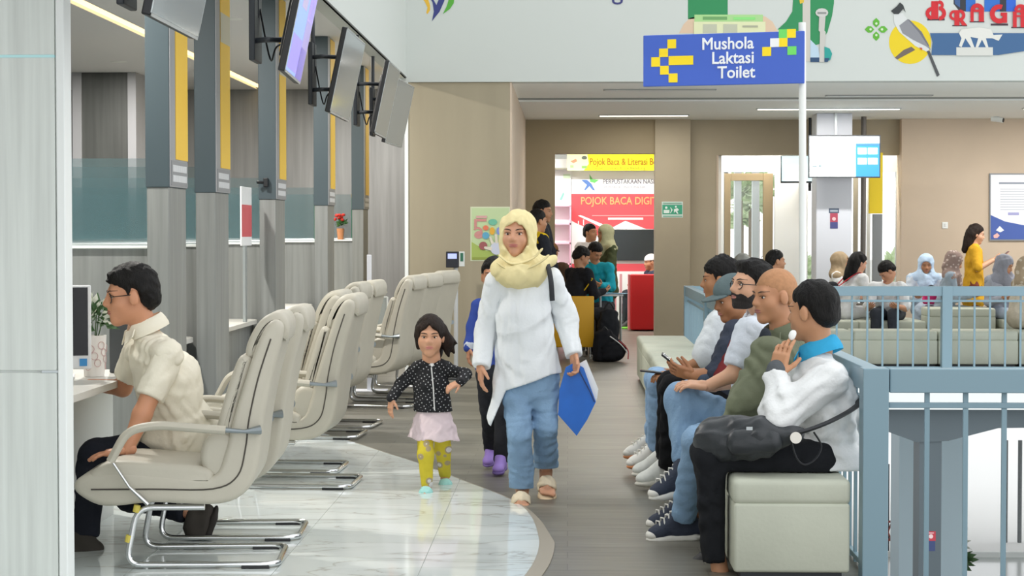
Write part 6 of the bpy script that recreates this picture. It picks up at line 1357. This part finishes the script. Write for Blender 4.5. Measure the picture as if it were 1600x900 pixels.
def longhair(hd, par, mt):
    k = hd.k; c0 = hd.c
    def cut(P):
        q = (P-c0)@hd.A.T/k; hl = np.interp(q[:, 1], [-.03, .0, .03, .06, .1], [-.3, -.06, .02, .06, .075]); return (hl-q[:, 2])*k*.7
    return blob('hair', [('e', hd.p(0, -.022, .034), hd.A, [.086*k, .108*k, .102*k]), ('c', hd.p(0, -.06, -.02), hd.p(0, -.085, -.22), .082, .05), ('c', hd.p(.05, -.04, -.02), hd.p(.06, -.05, -.17), .035, .02), ('c', hd.p(-.05, -.04, -.02), hd.p(-.06, -.05, -.17), .035, .02)], .009, mt, par, k=.03, cuts=[cut], wr=(.004, 90, 7, .2))
GD = 'people near the library doorway'; GR_ = 'people waiting behind the far railing'
figure('tall man in dark clothes with glasses standing left of the doorway', 849, 312, 20.4, 'stand', (1, -.25), '2a2c33', '2b2c30', arms='down', group=GD)
b2, J2, h2 = figure('man in a black and yellow jacket standing just behind the woman\'s shoulder', 841, 327, 19.7, 'stand', (.9, .45), '24272e', '24262b', arms='down', group=GD)
blob('yellow_yoke', [('c', J2['sl'], J2['sr'], .066, .066), ('c', V3(J2['nk'])-V3((0, 0, .02)), J2['sr'], .06, .062)], .012, cloth('e6c21f'), b2, k=.03)
figure('seated person in a brown cap between the woman and the doorway', 862, 379, 23.2, 'sit', (.3, .9), '5b4636', '33302e', hair='cap', hmat=cloth('7a5636'), group=GD, lean=.05)
b4, J4, h4 = figure('man in a black jacket with yellow piping bent over on the yellow chair', 909, 385, 21.7, 'sit', (.75, .6), '1f2126', '1f2024', lean=.2, group=GD, look=(.8, .25, -.5))
mb = MB().m(cloth('d9b52a')); mb.tube([Vector(V3(J4['nk'])+V3((.03, -.09, .0))), Vector(V3(J4['sr'])+V3((.05, -.06, -.06))), Vector(V3(J4['ch'])+V3((.1, -.1, 0)))], .008, 6); mb.build('piping', b4)
figure('person in a turquoise shirt bent over the small table', 930, 378, 22.9, 'sit', (-.35, -.9), '24a3b8', '2b2d33', lean=.22, group=GD, look=(.5, -.6, -.6), seat=.45)
b6, J6, h6 = figure('woman in an olive headscarf and dark green jacket standing by the booth', 945, 350, 24.1, 'stand', (-.85, -.4), '4c5238', '4c473f', hair='hijab', hmat=cloth('b3b08c'), group=GD, tops=1.12, look=(-.9, -.4, -.1))
blob('sleeve_badge', [('e', V3(J6['sl'])+V3((.0, -.05, -.1)), EYE, [.02, .03, .03])], .01, cloth('7f9a8a'), b6)
figure('dark-haired person facing the woman in the olive headscarf', 923, 349, 25.4, 'stand', (.6, -.75), 'd9d3cf', '44464c', hair='short', group=GD, arms='down', look=(.7, -.6, 0))
figure('man in a white cap sitting behind the red sofa', 1016, 397, 28.6, 'sit', (-.8, -.3), '3b4254', '33363d', hair='peci', hmat=cloth('eeeeec'), group=GD, lean=.05)
# small table with blue papers, backpack
e = empty('side_table', (.47, 22.15, 0), 'small white table with pale blue papers in front of the doorway', 'table')
MB().m(mat('table_white', 'e8eaea', .4)).rbox((.36, 22.0, .70), (.66, 22.3, .725), .008).build('table_top', e)
for x in (.39, .63):
    for y in (22.03, 22.27): MB().m(M_alu).tube([(x, y, 0), (x, y, .70)], .012, 8).build('leg', e)
e2 = empty('papers', (.48, 22.1, .726), 'pale blue sheets spread on the small white table', 'papers')
for k, (dx, dy, a, z) in enumerate(((0, 0, .2, 0), (.08, -.03, -.3, .004), (-.06, -.06, .5, .008))):
    M = Matrix.Translation((.5+dx, 22.12+dy, .727+z)) @ Matrix.Rotation(a, 4, 'Z'); MB().m(mat('paper_blue', '9fd0ea', .7)).box((-.12, -.09, 0), (.12, .09, .0025), M).build('sheet', e2)
q = gr(953, 566); e = empty('backpack', (q.x, q.y+.1, 0), 'black backpack with a white and red stripe on the floor near the bench end', 'backpack')
BP = cloth('1c1d21', .15); c_ = V3((q.x, q.y+.12, 0))
blob('pack_body', [('q', c_+V3((0, 0, .10)), c_+V3((-.07, .02, .27)), (.2, .12), (.12, .09), (1, 0, 0))], .011, BP, e, wr=(.008, 26, 4), cuts=[below(.004)])
blob('front_pocket', [('q', c_+V3((.03, -.09, .08)), c_+V3((.0, -.07, .17)), (.13, .06), (.11, .05), (1, 0, 0))], .011, BP, e, wr=(.005, 30, 5), cuts=[below(.006)])
mb = MB().m(mat('stripe_white', 'dcdcda', .6)); mb.tube(spline([Vector(c_)+Vector((.0, -.1, .29)), Vector(c_)+Vector((.12, -.1, .2)), Vector(c_)+Vector((.2, -.08, .1))], 6), .012, 8, flat=.5); mb.build('white_stripe', e)
mb = MB().m(mat('stripe_red', 'b02a34', .6)); mb.tube(spline([Vector(c_)+Vector((.1, -.06, .24)), Vector(c_)+Vector((.2, -.05, .14)), Vector(c_)+Vector((.205, -.05, .03))], 6), .012, 8, flat=.5); mb.build('red_stripe', e)
mb = MB().m(mat('strap_black', '23252a', .6)); mb.tube(spline([Vector(c_)+Vector((-.09, -.02, .33)), Vector(c_)+Vector((-.06, -.03, .39)), Vector(c_)+Vector((-.02, -.02, .34))], 6), .01, 8); mb.build('carry_loop', e)
e = empty('duffel_bag', (q.x-.1, 21.5, 0), 'tall black bag standing behind the striped backpack', 'bag')
blob('bag_body', [('q', (q.x-.02, 21.25, .12), (q.x-.0, 21.25, .5), (.13, .1), (.11, .09), (1, 0, 0))], .012, cloth('26282c', .15), e, wr=(.008, 26, 9), cuts=[below(.004)])
mb = MB().m(mat('strap_black', '23252a', .6)); mb.tube(spline([(q.x-.06, 21.2, .58), (q.x-.0, 21.18, .66), (q.x+.06, 21.2, .58)], 6), .012, 8); mb.build('handle', e)
# right-hand group
figure('person in a grey headscarf behind the men, left of the sign pole', 1160, 395, 21.3, 'sit', (-.2, -1), '9b9c98', '5a5c60', hair='hijab', hmat=cloth('9fa09b'), group=GR_, lean=.03)
figure('black-haired man in grey seated right beside the sign pole', 1213, 390, 20.25, 'sit', (.9, .4), '8d9496', '3a3c44', group=GR_, lean=.03, look=(.9, .2, -.05))
figure('person in a beige headscarf and white top, left of the long-haired woman', 1314, 393, 22.95, 'sit', (.95, -.2), 'e6e7e8', '6a6660', hair='hijab', hmat=cloth('a89478'), group=GR_, lean=.02)
r4, J4, h4 = figure('long-haired woman in white with a black and red backpack, bending right', 1342, 394, 22.2, 'sit', (.93, .35), 'e8e9ea', 'dfe0e2', hair='long', group=GR_, lean=.22, sleeve='short', look=(.9, .3, -.35), sk='cf9c80')
e = empty('backpack', tuple(V3(J4['ch'])+V3((-.16, 0, -.2))), 'black backpack with red straps worn by the long-haired woman', 'backpack')
blob('pack_body', [('q', V3(J4['ch'])+V3((-.20, 0, .08)), V3(J4['ch'])+V3((-.22, 0, -.22)), (.13, .08), (.14, .09), (0, 1, 0))], .012, cloth('2a2c31', .15), e, wr=(.006, 26, 5))
for sg_ in (-1, 1):
    mb = MB().m(cloth('b3343c')); mb.tube(spline([Vector(V3(J4['ch'])+V3((-.14, sg_*.1, .1))), Vector(V3(J4['nk'])*.4+V3(J4['sl' if sg_ > 0 else 'sr'])*.6+V3((0, 0, .055))), Vector(V3(J4['ch'])+V3((.13, sg_*.12, .02)))], 6), .016, 8, flat=.4); mb.build('strap', e, smooth=True)
figure('black-haired young man in white bent low over his papers', 1386, 407, 21.7, 'sit', (-.35, -1), 'e4e6e8', '3c4048', group=GR_, lean=.26, sleeve='short', look=(-.6, -.2, -.75), sk='c48f70')
r6, J6, h6 = figure('woman in a light blue headscarf and pale dress facing the camera', 1447, 396, 22.9, 'sit', (-.05, -1), 'd3dde8', 'aebccb', hair='hijab', hmat=cloth('b9cfe6'), group=GR_, lean=.08, skirt=True, look=(-.1, -1, -.35))
e = empty('handbag', at(1458, 478, 22.4), 'bright pink bag on the lap of the woman in the light blue headscarf', 'bag')
blob('bag_body', [('b', at(1459, 464, 22.42), EYE, [.13, .06, .085], .03)], .01, cloth('d83a78'), e, wr=(.005, 40, 2))
mb = MB().m(mat('strap_black', '23252a', .6)); mb.tube(spline([at(1445, 452, 22.4), at(1455, 446, 22.36), at(1466, 452, 22.4)], 6), .008, 6); mb.build('handle', e)
figure('woman in a patterned brown headscarf seated facing right', 1491, 392, 22.2, 'sit', (.95, -.2), '8f9ca8', '5b666a', hair='hijab', hmat=dot_mat('scarf_brown_print', '8f7a72', 'c2b2aa', 26, .3, rnd_=.9), group=GR_, lean=.12, look=(.85, -.1, -.45))
r8, J8, h8 = figure('standing woman in a mustard blouse with long dark hair', 1526, 350, 23.5, 'stand', (.97, -.2), 'd2a02c', '7a4034', hair='long', hmat=HAIRB, group=GR_, tops=1.2, sleeve='short', arm_up=.08, look=(.95, -.1, -.25), sk='d0a184')
e = empty('phone', tuple(V3(J8['wl'])+V3((.1, 0, .05))), 'phone held up by the standing woman in mustard', 'phone')
M = Matrix.Translation(Vector(V3(J8['wr'])*.5+V3(J8['wl'])*.5+V3((.13, 0, .06)))) @ Matrix.Rotation(-.7, 4, 'Y'); MB().m(mat('phone_red', '8d5550', .4)).rbox((-.075, -.038, -.005), (.075, .038, .005), .004, M).build('case', e)
MB().m(mat('phone_screen', '2d3a4a', .15, emit=.15)).box((-.07, -.034, .0045), (.07, .034, .0055), M).build('display', e)
figure('woman in a plain grey headscarf and pale trousers seated on the right', 1570, 397, 21.95, 'sit', (.3, -.9), '9fa2ac', 'b4bfd0', hair='hijab', hmat=cloth('8e909a'), group=GR_, lean=.1, look=(.7, -.4, -.4))
figure('woman in a beige headscarf at the right picture edge', 1606, 400, 20.5, 'sit', (.95, .2), 'c9bfae', 'b8ae9d', hair='hijab', hmat=dot_mat('scarf_beige_print', 'a8957c', 'c9bca8', 22, .3, rnd_=.9), group=GR_, lean=.1, skirt=True, look=(.8, -.3, -.4))
# lower floor details
e = empty('metal_fence', (at(1393, 800, 30).x, 30, -3.7), 'dark patterned fence outside the lower window', 'fence')
for k in range(5): 
    x = at(1384+k*5, 700, 30).x; MB().m(M_dark).tube([(x, 30, -3.7), (x, 30, at(1, 720, 30).z)], .012, 6).build('bar', e)
mb = MB().m(mat('fence_red', '8a4a42', .6))
z0, z1 = at(1, 838, 30).z, at(1, 810, 30).z; xa, xb = at(1382, 700, 30).x, at(1405, 700, 30).x
MB().m(mat('fence_red', '8a4a42', .6)).box((xa, 29.97, z0), (xb, 30.03, z0+.04)).build('lower_rail', e); MB().m(mat('fence_red', '8a4a42', .6)).box((xa, 29.97, z1), (xb, 30.03, z1+.03)).build('upper_rail', e)
for a_, b_ in (((xa, z0), ((xa+xb)/2, z1)), (((xa+xb)/2, z1), (xb, z0)), ((xa, z1), ((xa+xb)/2, z0)), (((xa+xb)/2, z0), (xb, z1))): MB().m(mat('fence_red', '8a4a42', .6)).tube([(a_[0], 29.98, a_[1]), (b_[0], 29.98, b_[1])], .015, 6).build('diagonal_bar', e)
for k, px in enumerate((1571, 1593)):
    q = at(px, 820, 31); o = MB().m(mat('post_dark', '55585a', .6)).tube([(q.x, 31, -3.7), (q.x, 31, at(px, 688, 31).z)], .035, 10).build('bollard_post', smooth=True, loc=(q.x, 31, -3.7)); tag(o, ['left', 'right'][k]+' dark slim post outside the lower glazing', 'post', 'dark posts outside')
P = (at(1487, 890, 25).x, 25, -3.5); e = empty('potted_plant', P, 'white-flowered potted plant on the lower floor by the column', 'potted plant')
zt = at(1487, 880, 25).z
MB().m(mat('pot_grey', 'b7b9b6', .6)).lathe([(.14, 0), (.19, zt+3.4), (.17, zt+3.4)], P, 20).build('pot', e, smooth=True)
mb = MB().m(mat('leaf_green', '48693f', .6)); blob_leaf(mb, (P[0], P[1], zt+.05), .28, random.Random(5), 120, .11); mb.build('foliage', e)
mb = MB().m(mat('blossom_white', 'e4e6d8', .6)); blob_leaf(mb, (P[0]-.02, P[1]-.1, zt+.3), .2, random.Random(6), 60, .1); mb.build('blossoms', e)
